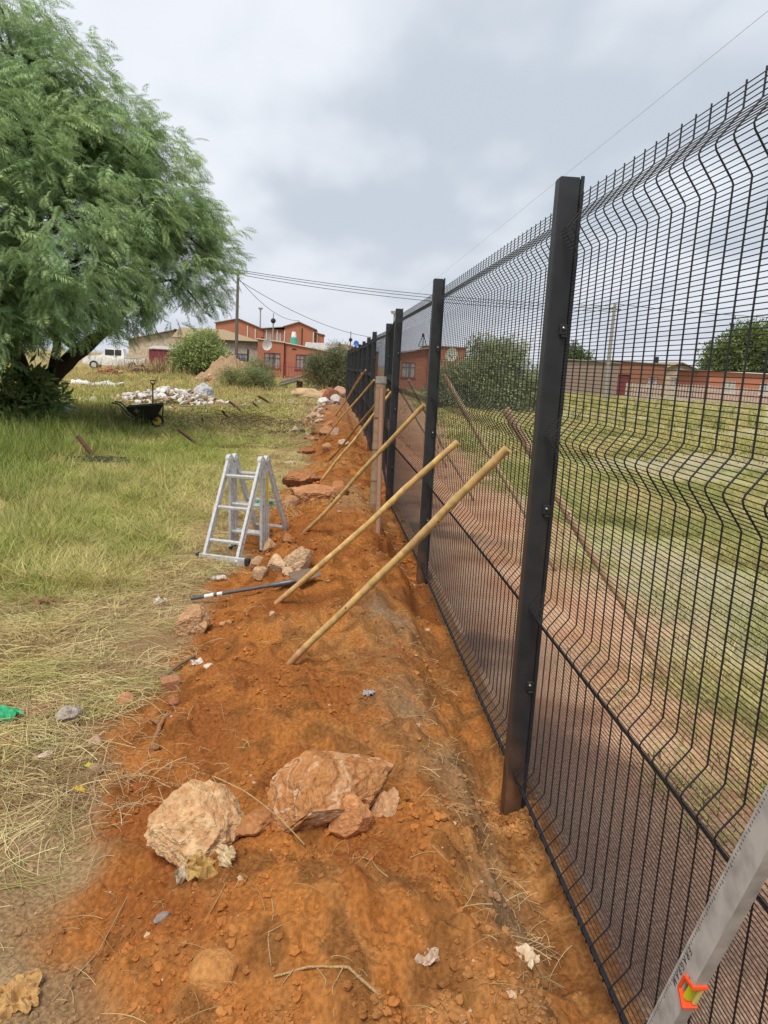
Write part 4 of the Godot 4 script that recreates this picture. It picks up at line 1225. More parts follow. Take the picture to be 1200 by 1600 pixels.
		if rng.randf() < 0.72:
			wx.append(inst(on(x, z, -0.01), rng.randf() * TAU, Vector3(s, s, s), Vector3(rng.randf_range(-1, 1), 0, rng.randf_range(-1, 1)) * 0.3))
			wc.append(shade(mixc(mixc(Color(0.34, 0.42, 0.10), Color(0.22, 0.36, 0.08), sm(-2.8, -4.6, x)), Color(0.66, 0.60, 0.26), rng.randf() * (1.0 - 0.35 * sm(-2.8, -4.6, x))), 0.8, 1.15))
		else:
			bx.append(inst(on(x, z, -0.01), rng.randf() * TAU, Vector3(s, s, s), Vector3(rng.randf_range(-1, 1), 0, rng.randf_range(-1, 1)) * 0.3))
			bc.append(shade(mixc(Color(0.17, 0.28, 0.06), Color(0.32, 0.42, 0.11), rng.randf()), 0.8, 1.15))
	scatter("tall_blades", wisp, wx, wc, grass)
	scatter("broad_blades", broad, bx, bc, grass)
	# cut straw lying in swathes near the camera and along the soil edge
	var sw := []
	for k in 4: sw.append(straw_mesh(300 + k, 20, 0.26, 0.0015, 0.13, 0.8, 0.03))
	for k in 2: sw.append(straw_mesh(310 + k, 12, 0.17, 0.0013, 0.12, 3.1, 0.018))
	xf = [[], [], [], [], [], []]; cl = [[], [], [], [], [], []]
	var straw_c := [Color(0.74, 0.60, 0.34), Color(0.60, 0.45, 0.24), Color(0.72, 0.64, 0.34), Color(0.42, 0.29, 0.16)]
	for k in 14500:
		var d := 1.6 + 13.0 * pow(rng.randf(), 1.7)
		var x := rng.randf_range(-0.74 * d - 0.6, -0.25)
		var z := -d
		var wgt := soil_w(x, z)
		var e := soil_edge(d)
		if wgt > 0.35 and rng.randf() > 0.03: continue
		if x > e - 0.12 and rng.randf() > 0.30: continue
		if d < 2.55 and x > -1.35 and rng.randf() > 0.10: continue
		if d < 2.9 and x > -0.72 and rng.randf() > 0.3: continue
		if d > 6.5 and rng.randf() > 0.55: continue
		var g := green_w(x, z)
		var n: float = fn.b.get_noise_2d(x * 7 + 20, z * 7)
		if n < -0.08 and d < 6.0 and rng.randf() > 0.25: continue
		if x > e - 0.7 and d < 5.0 and n < 0.15 and rng.randf() > 0.4: continue
		var c: Color = straw_c[rng.randi() % 4]
		if rng.randf() < 0.08 + 0.65 * sm(0.02, 0.35, n + 0.4 * (g - 0.35)) * sm(-0.9, -1.4, x): c = mixc(Color(0.50, 0.50, 0.18), Color(0.66, 0.60, 0.28), rng.randf())
		var q := rng.randi() % 4
		if rng.randf() < 0.42: q = 4 + rng.randi() % 2
		var turn: float = 4.5 * float(fn.b.get_noise_2d(x * 8, z * 8 + 40)) + rng.randf_range(-0.9, 0.9)
		var s := rng.randf_range(0.7, 1.3)
		xf[q].append(inst(on_r(x, z, rng.randf_range(0.0, 0.02)), turn, Vector3(s, s * rng.randf_range(0.6, 1.6), s), near_tilt(x, z))); cl[q].append(shade(c, 0.8, 1.2))
	var straw := Node3D.new(); straw.name = "cut_straw"; add_child(straw)
	tag(straw, "flattened cut straw lying in swathes at the edge of the red soil", "straw", "", "stuff")
	for q in 6: scatter("stalks", sw[q], xf[q], cl[q], straw)
	# loose bits of root and straw strewn over the soil, and along the foot of the fence
	var bits := [straw_mesh(330, 1, 0.08, 0.0010, 0.0, 0.1, 0.015), straw_mesh(331, 2, 0.13, 0.0011, 0.02, 0.8, 0.02), straw_mesh(332, 3, 0.06, 0.0009, 0.02, 2.0, 0.012)]
	xf = [[], [], []]; cl = [[], [], []]
	for k in 1500:
		var d := 1.6 + 12.0 * pow(rng.randf(), 1.5)
		var x := rng.randf_range(soil_edge(d) - 0.05, 0.9)
		if x > 0.55 and rng.randf() < 0.0: continue
		var dens := 0.28 + 0.9 * bump(x, 0.45, 0.16) * bump(d, 3.4, 0.9) + 0.8 * bump(x, 0.66, 0.10) + 0.5 * bump(x, soil_edge(d), 0.2)
		if rng.randf() > dens: continue
		var q := rng.randi() % 3
		var s := rng.randf_range(0.5, 1.3)
		xf[q].append(inst(on_r(x, -d, 0.004), rng.randf() * TAU, Vector3(s, s, s), near_tilt(x, -d)))
		cl[q].append(shade([Color(0.52, 0.36, 0.18), Color(0.56, 0.44, 0.24), Color(0.40, 0.22, 0.10)][rng.randi() % 3], 0.8, 1.15))
	var loose := Node3D.new(); loose.name = "loose_straw"; add_child(loose)
	tag(loose, "loose bits of straw and hair roots strewn over the red soil", "straw", "", "stuff")
	for q in 3: scatter("bits", bits[q], xf[q], cl[q], loose)
	# bunches of straw at the foot of the fence posts and the pale bunch on the bank
	xf = [[], [], []]; cl = [[], [], []]
	for e in [[0.60, -2.86, 16, 0.08], [0.58, -2.55, 12, 0.10], [0.70, -2.2, 18, 0.06], [0.72, -2.06, 12, 0.04], [0.66, -3.6, 8, 0.14], [0.50, -4.4, 10, 0.16], [0.56, -5.9, 18, 0.2], [0.5, -7.4, 16, 0.2], [0.35, -8.9, 16, 0.25], [0.52, -3.1, 10, 0.2], [-0.60, -2.85, 40, 0.13], [-0.78, -2.65, 44, 0.12], [-1.05, -2.6, 40, 0.16], [-1.15, -2.2, 40, 0.16], [-1.0, -3.9, 36, 0.2], [-1.3, -4.6, 36, 0.25], [-1.0, -5.6, 30, 0.25], [-0.95, -3.3, 44, 0.18], [-0.85, -3.0, 44, 0.14], [-1.35, -3.0, 44, 0.22], [-0.8, -4.3, 26, 0.14]]:
		for k in e[2]:
			var x: float = e[0] + rng.randfn(0, e[3]); var z: float = e[1] + rng.randfn(0, e[3])
			var q := rng.randi() % 3
			var s := rng.randf_range(0.6, 1.4)
			xf[q].append(inst(on_r(x, z, 0.004), rng.randf() * TAU, Vector3(s, s, s))); cl[q].append(shade(Color(0.66, 0.50, 0.30), 0.75, 1.1))
	for q in 3: scatter("bunches", bits[q], xf[q], cl[q], loose)
	# crumbs and clods
	var cr := []
	for k in 3:
		rng.seed = 400 + k
		var ic := ico(1)
		var pv: PackedVector3Array = ic[0]; var pf: PackedInt32Array = ic[1]
		var cb := Buf.new()
		for a in pv.size(): pv[a] = pv[a] * Vector3(0.5, 0.36, 0.46) * rng.randf_range(0.62, 1.2)
		for a in range(0, pf.size(), 3):
			cb.face(pv[pf[a]], pv[pf[a + 1]], pv[pf[a + 2]], pv[pf[a]] + pv[pf[a + 1]] + pv[pf[a + 2]])
		cr.append(cb.mesh(M.crumb))
	rng.seed = 1003
	xf = [[], [], []]; cl = [[], [], []]
	for k in 26000:
		var d := 1.55 + 16.0 * pow(rng.randf(), 1.9)
		var x := rng.randf_range(soil_edge(d) - 0.3, 0.92)
		var foot := k < 900
		if foot:
			var pi := rng.randi() % 4
			x = POST_X[pi] + rng.randfn(-0.01, 0.075); d = 2.86 + 3.3 * pi + rng.randfn(-0.03, 0.075)
		if rng.randf() > 0.35 + 0.65 * soil_w(x, -d): continue
		if float(fn.b.get_noise_2d(x * 9, -d * 9 + 70)) < 0.02 and rng.randf() > 0.12 and not foot: continue
		var s := 0.003 + 0.008 * rng.randf() + 0.030 * pow(rng.randf(), 8.0)
		if d > 6: s *= 1.7
		if foot: s = 0.012 + 0.026 * pow(rng.randf(), 2.0)
		var q := rng.randi() % 3
		xf[q].append(inst(on_r(x, -d, s * 0.08), rng.randf() * TAU, Vector3(s, s, s), Vector3(rng.randf_range(-1, 1), 0, rng.randf_range(-1, 1)) * 0.6))
		var gc := ground_color(x, -d)
		cl[q].append(shade(gc if rng.randf() < 0.985 else Color(0.50, 0.36, 0.24), 0.80, 1.08))
	var clods := Node3D.new(); clods.name = "soil_clods"; add_child(clods)
	tag(clods, "crumbs and clods of red soil on the dug bank", "soil", "", "stuff")
	for q in 3: scatter("clods", cr[q], xf[q], cl[q], clods)
	# the field beyond the fence
	rng.seed = 1002
	xf = [[], [], [], [], []]; cl = [[], [], [], [], []]
	for k in 52000:
		var d := 1.8 + 70.0 * pow(rng.randf(), 2.1)
		var x := rng.randf_range(1.0, 1.0 + 0.66 * d + 1.2)
		if d > 30: x = rng.randf_range(0.0, 0.6) * d
		if d < 36.0 and x < 1.5: continue
		var e2 := 2.45 + 0.5 * float(fn.b.get_noise_2d(-d * 6, 3.0)) + 0.06 * maxf(0.0, d - 6.0)
		if x < e2 - 0.1 and rng.randf() > 0.04: continue
		if float(fn.c.get_noise_2d(x * 1.6 - 40, -d * 2.4)) > 0.10 and rng.randf() > 0.12: continue
		var gn: float = fn.c.get_noise_2d(x * 4 + 11, -d * 4)
		var c: Color = [Color(0.42, 0.45, 0.14), Color(0.50, 0.49, 0.18), Color(0.34, 0.40, 0.10)][rng.randi() % 3] if rng.randf() < 0.45 + gn else dry[rng.randi() % 3] * 1.0
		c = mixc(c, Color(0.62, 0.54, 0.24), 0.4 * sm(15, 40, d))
		var q := (rng.randi() % 3) if d < 16 else 3 + rng.randi() % 2
		var s := rng.randf_range(0.6, 1.1)
		var hgt := 0.40 + 0.5 * maxf(0.0, gn)
		if d > 16: hgt *= 1.1
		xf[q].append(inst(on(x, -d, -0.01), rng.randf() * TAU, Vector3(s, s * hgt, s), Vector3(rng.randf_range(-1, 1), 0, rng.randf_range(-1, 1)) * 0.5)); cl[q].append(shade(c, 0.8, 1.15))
	var g2 := Node3D.new(); g2.name = "grass"; add_child(g2); g2.name = numbered("field_grass")
	tag(g2, "short pale green grass of the field behind the fence", "grass", "", "stuff")
	for q in 5: scatter("blades", (tufts_mid + tufts_far)[q], xf[q], cl[q], g2)
	# tall weeds: dry stalks by the fence of the houses and seed heads under the tree
	var weed := tuft_mesh(250, 14, 0.9, 0.22, 0.016, 0.35, Color(0.7, 0.65, 0.55), one, M.grass, 3)
	xf = []; cl = []
	for k in 500:
		var x := 0.0; var z := 0.0; var c := Color(0.5, 0.38, 0.2); var s := 1.0
		if k < 170: x = -12.9 + rng.randfn(0, 1.6); z = -58 + rng.randfn(0, 1.3); s = rng.randf_range(0.7, 1.7); c = Color(0.52, 0.39, 0.22)
		elif k < 300: x = rng.randf_range(-16, -2.5); z = rng.randf_range(-56, -36); s = rng.randf_range(0.4, 0.9); c = mixc(Color(0.30, 0.33, 0.12), Color(0.5, 0.42, 0.2), rng.randf())
		elif k < 380: x = rng.randf_range(-6.6, -4.6); z = rng.randf_range(-20.5, -18.5); s = rng.randf_range(0.35, 0.7); c = Color(0.26, 0.27, 0.10)
		else: x = rng.randf_range(7, 24); z = -rng.randf_range(26, 52); s = rng.randf_range(0.4, 1.0); c = Color(0.24, 0.32, 0.08)
		xf.append(inst(on(x, z), rng.randf() * TAU, Vector3(s, s, s), Vector3(rng.randf_range(-1, 1), 0, rng.randf_range(-1, 1)) * 0.25)); cl.append(shade(c, 0.75, 1.15))
	var wd := scatter("tall_weeds", weed, xf, cl)
	tag(wd, "tall dry stalks and rank weeds standing in the far grass", "weeds", "", "stuff")

# ---------------------------------------------------------------- foliage
# a drooping feathery spray: curved stalk with pairs of side fronds
func frond_mesh(seed_: int, len_: float, pairs: int) -> ArrayMesh:
	var rg := RandomNumberGenerator.new(); rg.seed = seed_
	var b := Buf.new()
	var p := Vector3.ZERO
	var dir := Vector3(1, 0.12, 0).normalized()
	var step := len_ / pairs
	var tw := Vector3(0, 0, 1)
	for i in pairs:
		var t := float(i) / pairs
		dir = (dir + Vector3(0, -0.038 - 0.035 * t, rg.randf_range(-0.05, 0.05))).normalized()
		var q := p + dir * step
		b.col = Color(0.9, 0.85, 0.7)
		var up := tw.cross(dir).normalized()
		b.tri(p - up * 0.003, p + up * 0.003, q, tw, tw, tw)
		var sz := len_ * 0.27 * sin(PI * (0.16 + 0.80 * t)) * rg.randf_range(0.8, 1.15)
		for s in [-1.0, 1.0]:
			var ld: Vector3 = (tw * s * rg.randf_range(0.75, 1.0) + dir * rg.randf_range(0.35, 0.65) + Vector3(0, rg.randf_range(-0.45, 0.05), 0)).normalized()
			var wd := dir.cross(ld).cross(ld).normalized() * sz * 0.075
			var m1 := p + ld * sz * 0.5 + Vector3(0, 0.01, 0); var m2 := p + ld * sz + Vector3(0, -sz * 0.10, 0)
			var nn := (Vector3.UP * 0.75 + ld * 0.4 + Vector3(rg.randf_range(-0.3, 0.3), 0, rg.randf_range(-0.3, 0.3))).normalized()
			var k := rg.randf_range(0.82, 1.15)
			b.col = Color(k, k, k * rg.randf_range(0.9, 1.1))
			b.tri(p, m1 + wd, m1 - wd, nn, nn, nn)
			b.tri(m1 + wd, m2, m1 - wd, nn, nn, nn)
		p = q
	return b.mesh(M.leaf)

# a clump of small leaves
func clump_mesh(seed_: int, n: int, r: float, leaf: float, slim: float) -> ArrayMesh:
	var rg := RandomNumberGenerator.new(); rg.seed = seed_
	var b := Buf.new()
	for k in n:
		var d := Vector3(rg.randfn(), rg.randfn(), rg.randfn()).normalized()
		var p := d * r * pow(rg.randf(), 0.5)
		var ax := (d + Vector3(rg.randfn(), rg.randfn(), rg.randfn()) * 0.7).normalized()
		var sd := ax.cross(Vector3(rg.randfn(), rg.randfn(), rg.randfn())).normalized()
		var l := leaf * rg.randf_range(0.6, 1.25)
		var nn := (d * 0.6 + Vector3.UP * 0.6 + ax.cross(sd) * 0.3).normalized()
		var s := rg.randf_range(0.8, 1.18)
		b.col = Color(s, s, s)
		b.tri(p, p + ax * l * 0.5 + sd * l * slim, p + ax * l, nn, nn, nn)
		b.tri(p, p + ax * l, p + ax * l * 0.5 - sd * l * slim, nn, nn, nn)
	return b.mesh(M.leaf)

func limb(b: Buf, pts: Array, r0: float, r1: float, sides := 8, seed_ := 1) -> void:
	var c := Curve3D.new()
	for i in pts.size():
		var a: Vector3 = pts[maxi(i - 1, 0)]; var e: Vector3 = pts[mini(i + 1, pts.size() - 1)]
		c.add_point(pts[i], -(e - a) * 0.16, (e - a) * 0.16)
	var n := maxi(4, int(c.get_baked_length() / 0.22))
	if n > 30: n = 30
	var p := PackedVector3Array(); var rd := PackedFloat32Array()
	for i in n + 1:
		var t := float(i) / n
		p.append(c.sample_baked(t * c.get_baked_length())); rd.append(lerpf(r0, r1, pow(t, 0.8)))
	b.tube(p, rd, sides, true, 0.10, seed_)

func build_tree() -> void:
	rng.seed = 5150
	var base := on(-6.95, -17.0, -0.1)
	var t := thing("feathery_tree", "large feathery green tree with a low forked trunk filling the left of the scene", "tree", base)
	var lobes := [[Vector3(-6.15, 6.7, -17.0), 1.62], [Vector3(-4.6, 4.95, -17.5), 1.80], [Vector3(-3.66, 3.95, -18.0), 1.48], [Vector3(-5.4, 3.5, -15.2), 1.72], [Vector3(-8.0, 7.3, -17.0), 2.5], [Vector3(-7.5, 3.6, -15.6), 2.2], [Vector3(-5.9, 6.1, -18.6), 1.65], [Vector3(-4.45, 3.0, -16.3), 0.85], [Vector3(-6.2, 2.25, -14.7), 0.95], [Vector3(-5.3, 5.6, -16.4), 1.35], [Vector3(-6.9, 5.3, -15.0), 1.7], [Vector3(-3.3, 4.55, -17.6), 0.85], [Vector3(-4.9, 6.25, -17.2), 1.15], [Vector3(-7.5, 2.1, -14.9), 1.15], [Vector3(-6.5, 2.9, -15.0), 1.1], [Vector3(-5.6, 2.6, -16.0), 0.8]]
	for e in lobes: e[0] = (e[0] as Vector3) - base
	var tb := Buf.new()
	limb(tb, [Vector3(0.05, -0.1, 0), Vector3(0.12, 0.28, 0), Vector3(0.42, 0.72, 0.0), Vector3(0.72, 1.2, 0.05)], 0.40, 0.23, 14, 3)
	var trunk := part("trunk", tb, M.bark, t)
	var l1 := [Vector3(0.62, 1.02, 0.03), Vector3(0.95, 1.42, 0.05), Vector3(1.45, 1.9, 0), Vector3(2.1, 2.6, -0.4), Vector3(2.6, 3.4, -0.8), Vector3(2.85, 4.3, -0.9)]
	var l2 := [Vector3(0.06, 0.05, 0.08), Vector3(-0.45, 0.42, 0.15), Vector3(-1.1, 0.85, 0.3), Vector3(-1.7, 1.6, 0.6), Vector3(-1.9, 2.9, 0.7), Vector3(-2.2, 4.8, 0.4), Vector3(-2.0, 6.6, 0)]
	var l3 := [Vector3(0.45, 0.78, 0), Vector3(0.35, 1.5, 0.2), Vector3(0.1, 2.6, 0.3), Vector3(0.3, 4.2, 0), Vector3(0.3, 5.9, -0.2), Vector3(0.4, 7.2, 0)]
	var l4 := [Vector3(0.9, 1.38, 0.05), Vector3(1.2, 2.2, 0.5), Vector3(1.2, 3.2, 1.1), Vector3(1.3, 4.0, 1.5)]
	var all := [l1, l2, l3, l4]
	var rr := [[0.21, 0.06], [0.34, 0.07], [0.17, 0.05], [0.12, 0.04]]
	for k in 4:
		var lb := Buf.new(); limb(lb, all[k], rr[k][0], rr[k][1], 10, 20 + k); part("limb", lb, M.bark, t)
	# boughs from the limbs into the crown
	var bb := Buf.new(); var tips := []
	for k in 120:
		var e = lobes[rng.randi() % lobes.size()]
		var q: Vector3 = e[0] + Vector3(rng.randfn(), rng.randfn(), rng.randfn()).normalized() * float(e[1]) * rng.randf_range(0.3, 0.95)
		var best := Vector3.ZERO; var bd := 99.0
		for l in all:
			for i in range(2, l.size()):
				var dd: float = q.distance_to(l[i]) + maxf(0.0, (l[i] as Vector3).y - q.y) * 0.8
				if dd < bd: bd = dd; best = l[i]
		var mid := best.lerp(q, 0.5) + Vector3(rng.randfn() * 0.15, 0.25 + 0.1 * bd, rng.randfn() * 0.15)
		limb(bb, [best, mid, q], 0.035 + 0.008 * bd, 0.008, 5, k)
		tips.append(q)
	part("boughs", bb, M.bark, t)
	var fm := []
	for k in 4: fm.append(frond_mesh(500 + k, 0.34 + 0.045 * k, 18))
	var xf := [[], [], [], []]; var cl := [[], [], [], []]
	var dens := noise(71, 0.75, 2)
	var total := 0
	while total < 25500:
		var li := rng.randi() % lobes.size()
		var e = lobes[li]
		if rng.randf() > pow(float(e[1]) / 2.5, 2): continue
		var d := Vector3(rng.randfn(), rng.randfn(), rng.randfn()).normalized()
		var r := pow(rng.randf(), 0.42)
		var edge := 1.0 + 0.26 * dens.get_noise_3dv(d * 2.2 + (e[0] as Vector3))
		var p: Vector3 = e[0] + d * r * edge * float(e[1])
		if dens.get_noise_3dv(p * 1.25) < -0.085 + 0.14 * (1.0 - r): continue
		if p.y < 0.9: continue
		total += 1
		var out := atan2(-d.z, d.x) + rng.randf_range(-1.1, 1.1)
		var s := rng.randf_range(0.62, 1.12)
		if r > 0.93 and rng.randf() < 0.25: s *= 1.35
		var droop := rng.randf_range(-0.75, 0.45) - 0.30 * clampf(-d.y, 0, 1)
		var bs := Basis(Vector3.UP, out) * Basis(Vector3.BACK, droop) * Basis(Vector3.RIGHT, rng.randf_range(-0.8, 0.8))
		var q := rng.randi() % 4
		xf[q].append(Transform3D(bs.scaled_local(Vector3(s, s, s)), p))
		var kc := clampf(0.5 + 0.55 * dens.get_noise_3dv(p * 0.9 + Vector3(40, 0, 0)) + rng.randf_range(-0.3, 0.3), 0, 1)
		var c := mixc(Color(0.25, 0.40, 0.20), Color(0.45, 0.58, 0.27), kc)
		cl[q].append(shade(c, 0.85, 1.12))
	var crown := Node3D.new(); crown.name = "crown"; t.add_child(crown)
	crown.set_meta("kind", "stuff")
	for q in 4: scatter("sprays", fm[q], xf[q], cl[q], crown)
	# creeper and undergrowth round the trunk
	var cm := [clump_mesh(560, 34, 0.22, 0.16, 0.16), clump_mesh(561, 30, 0.20, 0.20, 0.12)]
	xf = [[], []]; cl = [[], []]
	for k in 620:
		var p := Vector3.ZERO
		if k < 300: p = on(-6.6 + rng.randfn(0, 0.6), -16.4 + rng.randfn(0, 0.5)) + Vector3(0, absf(rng.randfn(0, 0.42)), 0)
		elif k < 430: p = Vector3(-5.95 + rng.randfn(0, 0.3), rng.randf_range(0.1, 1.25), -16.7 + rng.randfn(0, 0.25))
		else: p = on(-6.0 + rng.randfn(0, 0.4), -15.9 + rng.randfn(0, 0.4)) + Vector3(0, absf(rng.randfn(0, 0.12)), 0)
		if p.x > -6.0: p.x -= rng.randf_range(0.4, 1.4)
		var q := rng.randi() % 2
		xf[q].append(inst(p, rng.randf() * TAU, Vector3.ONE * rng.randf_range(0.6, 1.25))); cl[q].append(shade(mixc(Color(0.16, 0.25, 0.09), Color(0.30, 0.37, 0.13), rng.randf()), 0.8, 1.15))
	var ug := Node3D.new(); ug.name = "undergrowth"; add_child(ug)
	tag(ug, "dark green creeper and weeds round the trunk of the feathery tree", "weeds", "", "stuff")
	for q in 2: scatter("leaves", cm[q], xf[q], cl[q], ug)

var clumps := {}
func bush(called: String, label: String, cat: String, at: Vector3, lobes: Array, count: int, ca: Color, cb: Color, leaf: float, slim: float, seed_: int, trunk_h := 0.0, trunk_r := 0.1) -> Node3D:
	rng.seed = seed_
	var t := thing(called, label, cat, at)
	var sb := Buf.new()
	if trunk_h > 0.0:
		limb(sb, [Vector3(0, -0.2, 0), Vector3(0.05, trunk_h * 0.5, 0), Vector3(-0.04, trunk_h, 0.03)], trunk_r, trunk_r * 0.6, 8, seed_)
	for k in 9:
		var e = lobes[k % lobes.size()]
		var q: Vector3 = e[0] + Vector3(rng.randfn(), rng.randfn(), rng.randfn()).normalized() * float(e[1]) * 0.7
		var o := Vector3(rng.randfn(0, 0.08), trunk_h, rng.randfn(0, 0.08))
		limb(sb, [o, o.lerp(q, 0.5) + Vector3(0, 0.1, 0), q], maxf(0.02, trunk_r * 0.4), 0.01, 5, k)
	part("trunk" if trunk_h > 0.0 else "stems", sb, M.bark, t)
	var key := "%s_%s" % [leaf, slim]
	if not clumps.has(key): clumps[key] = clump_mesh(600 + clumps.size(), 26, leaf * 2.2, leaf, slim)
	var xf := []; var cl := []
	var dn := noise(seed_, 0.9, 2)
	var tot := 0.0
	for e in lobes: tot += pow(float(e[1]), 2)
	for e in lobes:
		for k in int(count * pow(float(e[1]), 2) / tot):
			var d := Vector3(rng.randfn(), rng.randfn(), rng.randfn()).normalized()
			var rr := pow(rng.randf(), 0.45) * (1.0 + 0.22 * dn.get_noise_3dv(d * 2.0))
			var p: Vector3 = e[0] + d * Vector3(1, e[2] if e.size() > 2 else 1.0, 1) * rr * float(e[1])
			if p.y < 0.02: continue
			if dn.get_noise_3dv(p * 1.6 / maxf(0.4, float(e[1]))) < -0.22: continue
			xf.append(inst(p, rng.randf() * TAU, Vector3.ONE * rng.randf_range(0.6, 1.3), Vector3(rng.randfn(), 0, rng.randfn()) * 0.4))
			cl.append(shade(mixc(ca, cb, clampf(0.5 + 0.8 * dn.get_noise_3dv(p) + rng.randf_range(-0.25, 0.25), 0, 1)), 0.85, 1.12))
	scatter("crown", clumps[key], xf, cl, t)
	return t

func build_bushes() -> void:
	bush("green_bush", "bright green rounded bush in front of the beige house", "bush", on(-9.7, -57.5), [[Vector3(0, 1.7, 0), 1.55, 1.05], [Vector3(-1.1, 1.1, 0.2), 1.15], [Vector3(1.15, 1.0, 0.1), 1.1], [Vector3(0.3, 2.5, 0), 0.8]], 1500, Color(0.25, 0.33, 0.13), Color(0.42, 0.48, 0.19), 0.22, 0.16, 31)
	bush("thorn_bush", "dark grey-green thorny bush standing where the soil path ends", "bush", on(-0.05, -45.5), [[Vector3(-0.6, 1.0, 0), 1.15], [Vector3(0.5, 1.35, -0.2), 1.3], [Vector3(1.3, 0.8, 0.2), 0.9], [Vector3(-0.9, 1.7, 0), 0.6], [Vector3(0.4, 2.2, 0), 0.7]], 1500, Color(0.130, 0.150, 0.078), Color(0.286, 0.299, 0.156), 0.15, 0.10, 32, 0.5, 0.12)
	bush("grey_shrub", "low grey-green shrub left of the stacked planks", "bush", on(-4.5, -43.5), [[Vector3(0, 0.65, 0), 0.85], [Vector3(0.7, 0.5, 0.1), 0.6]], 620, Color(0.221, 0.260, 0.117), Color(0.377, 0.403, 0.195), 0.13, 0.10, 33)
	bush("grey_shrub", "small olive shrub leaning against the right side of the sand heap", "bush", on(-5.6, -42.5), [[Vector3(0, 0.5, 0), 0.7], [Vector3(0.6, 0.35, 0), 0.5]], 480, Color(0.247, 0.286, 0.117), Color(0.429, 0.442, 0.182), 0.13, 0.10, 34)
	bush("grey_shrub", "taller olive shrub between the sand heap and the brick house", "bush", on(-4.5, -47.8), [[Vector3(0, 0.9, 0), 0.85], [Vector3(0.5, 0.6, 0), 0.6]], 520, Color(0.195, 0.234, 0.104), Color(0.351, 0.364, 0.169), 0.13, 0.10, 35)
	bush("field_bush", "big grey-green bush in the field seen through the second mesh panel", "bush", on(7.35, -34.0), [[Vector3(0, 1.55, 0), 1.5], [Vector3(-1.4, 1.2, 0), 1.25], [Vector3(1.5, 1.1, 0.1), 1.15], [Vector3(0.6, 2.5, 0), 0.9], [Vector3(-0.4, 2.7, -0.2), 0.75], [Vector3(0.2, 0.7, 0.8), 1.1], [Vector3(-2.2, 0.7, 0.3), 0.8]], 2600, Color(0.23, 0.28, 0.15), Color(0.42, 0.46, 0.24), 0.17, 0.11, 36, 0.4, 0.12)
	bush("shade_tree", "broad dark green tree behind the long brick house at the right edge", "tree", on(44.5, -77), [[Vector3(0, 5.2, 0), 3.0, 0.9], [Vector3(-3.0, 4.4, 0), 2.3, 0.9], [Vector3(3.2, 4.8, 0), 2.6, 0.9], [Vector3(-0.8, 6.8, 0), 1.9, 0.8], [Vector3(-4.6, 3.6, 0.5), 1.3]], 1700, Color(0.098, 0.163, 0.058), Color(0.260, 0.325, 0.098), 0.42, 0.18, 37, 2.6, 0.3)
	bush("round_tree", "small round dark tree above the roofs just right of the big post", "tree", on(29.6, -93), [[Vector3(0, 4.0, 0), 2.1, 0.85], [Vector3(1.5, 3.5, 0), 1.4, 0.85], [Vector3(-1.6, 3.5, 0), 1.5, 0.85]], 700, Color(0.091, 0.156, 0.065), Color(0.208, 0.286, 0.104), 0.38, 0.18, 38, 2.0, 0.25)

# ---------------------------------------------------------------- buildings
# a wall with real openings [x0, y0, x1, y1]; its top may slope from hl to hr
func wall(b: Buf, o: Vector3, ux: Vector3, w: float, hl: float, hr: float, th: float, ops := [], peak := Vector2.ZERO) -> void:
	var n := ux.cross(Vector3.UP)
	var xs := [0.0, w]
	for e in ops: xs.append_array([e[0], e[2]])
	if peak != Vector2.ZERO: xs.append(peak.x)
	xs.sort()
	var top := func(x: float) -> float:
		if peak != Vector2.ZERO: return lerpf(hl, peak.y, x / peak.x) if x <= peak.x else lerpf(peak.y, hr, (x - peak.x) / (w - peak.x))
		return lerpf(hl, hr, x / w)
	var P := func(x: float, y: float, back: bool) -> Vector3: return o + ux * x + Vector3.UP * y - (n * th if back else Vector3.ZERO)
	for i in xs.size() - 1:
		var x0: float = xs[i]; var x1: float = xs[i + 1]
		if x1 - x0 < 0.001: continue
		var spans := [[0.0, 0.0]]
		var y := 0.0
		var cuts := []
		for e in ops:
			if e[0] < x1 - 0.001 and e[2] > x0 + 0.001: cuts.append(e)
		cuts.sort_custom(func(p, q): return p[1] < q[1])
		for e in cuts + [[x0, 99.0, x1, 99.0]]:
			var t0: float = minf(e[1], top.call(x0)); var t1: float = minf(e[1], top.call(x1))
			if t0 > y + 0.001:
				for back in [false, true]:
					b.quad(P.call(x0, y, back), P.call(x1, y, back), P.call(x1, t1, back), P.call(x0, t0, back), n * (-1.0 if back else 1.0))
			y = e[3]
		b.quad(P.call(x0, top.call(x0), false), P.call(x1, top.call(x1), false), P.call(x1, top.call(x1), true), P.call(x0, top.call(x0), true), Vector3.UP)
	for e in ops:
		b.quad(P.call(e[0], e[1], false), P.call(e[2], e[1], false), P.call(e[2], e[1], true), P.call(e[0], e[1], true), Vector3.UP)
		b.quad(P.call(e[0], e[3], false), P.call(e[2], e[3], false), P.call(e[2], e[3], true), P.call(e[0], e[3], true), Vector3.DOWN)
		b.quad(P.call(e[0], e[1], false), P.call(e[0], e[3], false), P.call(e[0], e[3], true), P.call(e[0], e[1], true), ux)
		b.quad(P.call(e[2], e[1], false), P.call(e[2], e[3], false), P.call(e[2], e[3], true), P.call(e[2], e[1], true), -ux)
	b.quad(P.call(0, 0, false), P.call(0, hl, false), P.call(0, hl, true), P.call(0, 0, true), -ux)
	b.quad(P.call(w, 0, false), P.call(w, hr, false), P.call(w, hr, true), P.call(w, 0, true), ux)

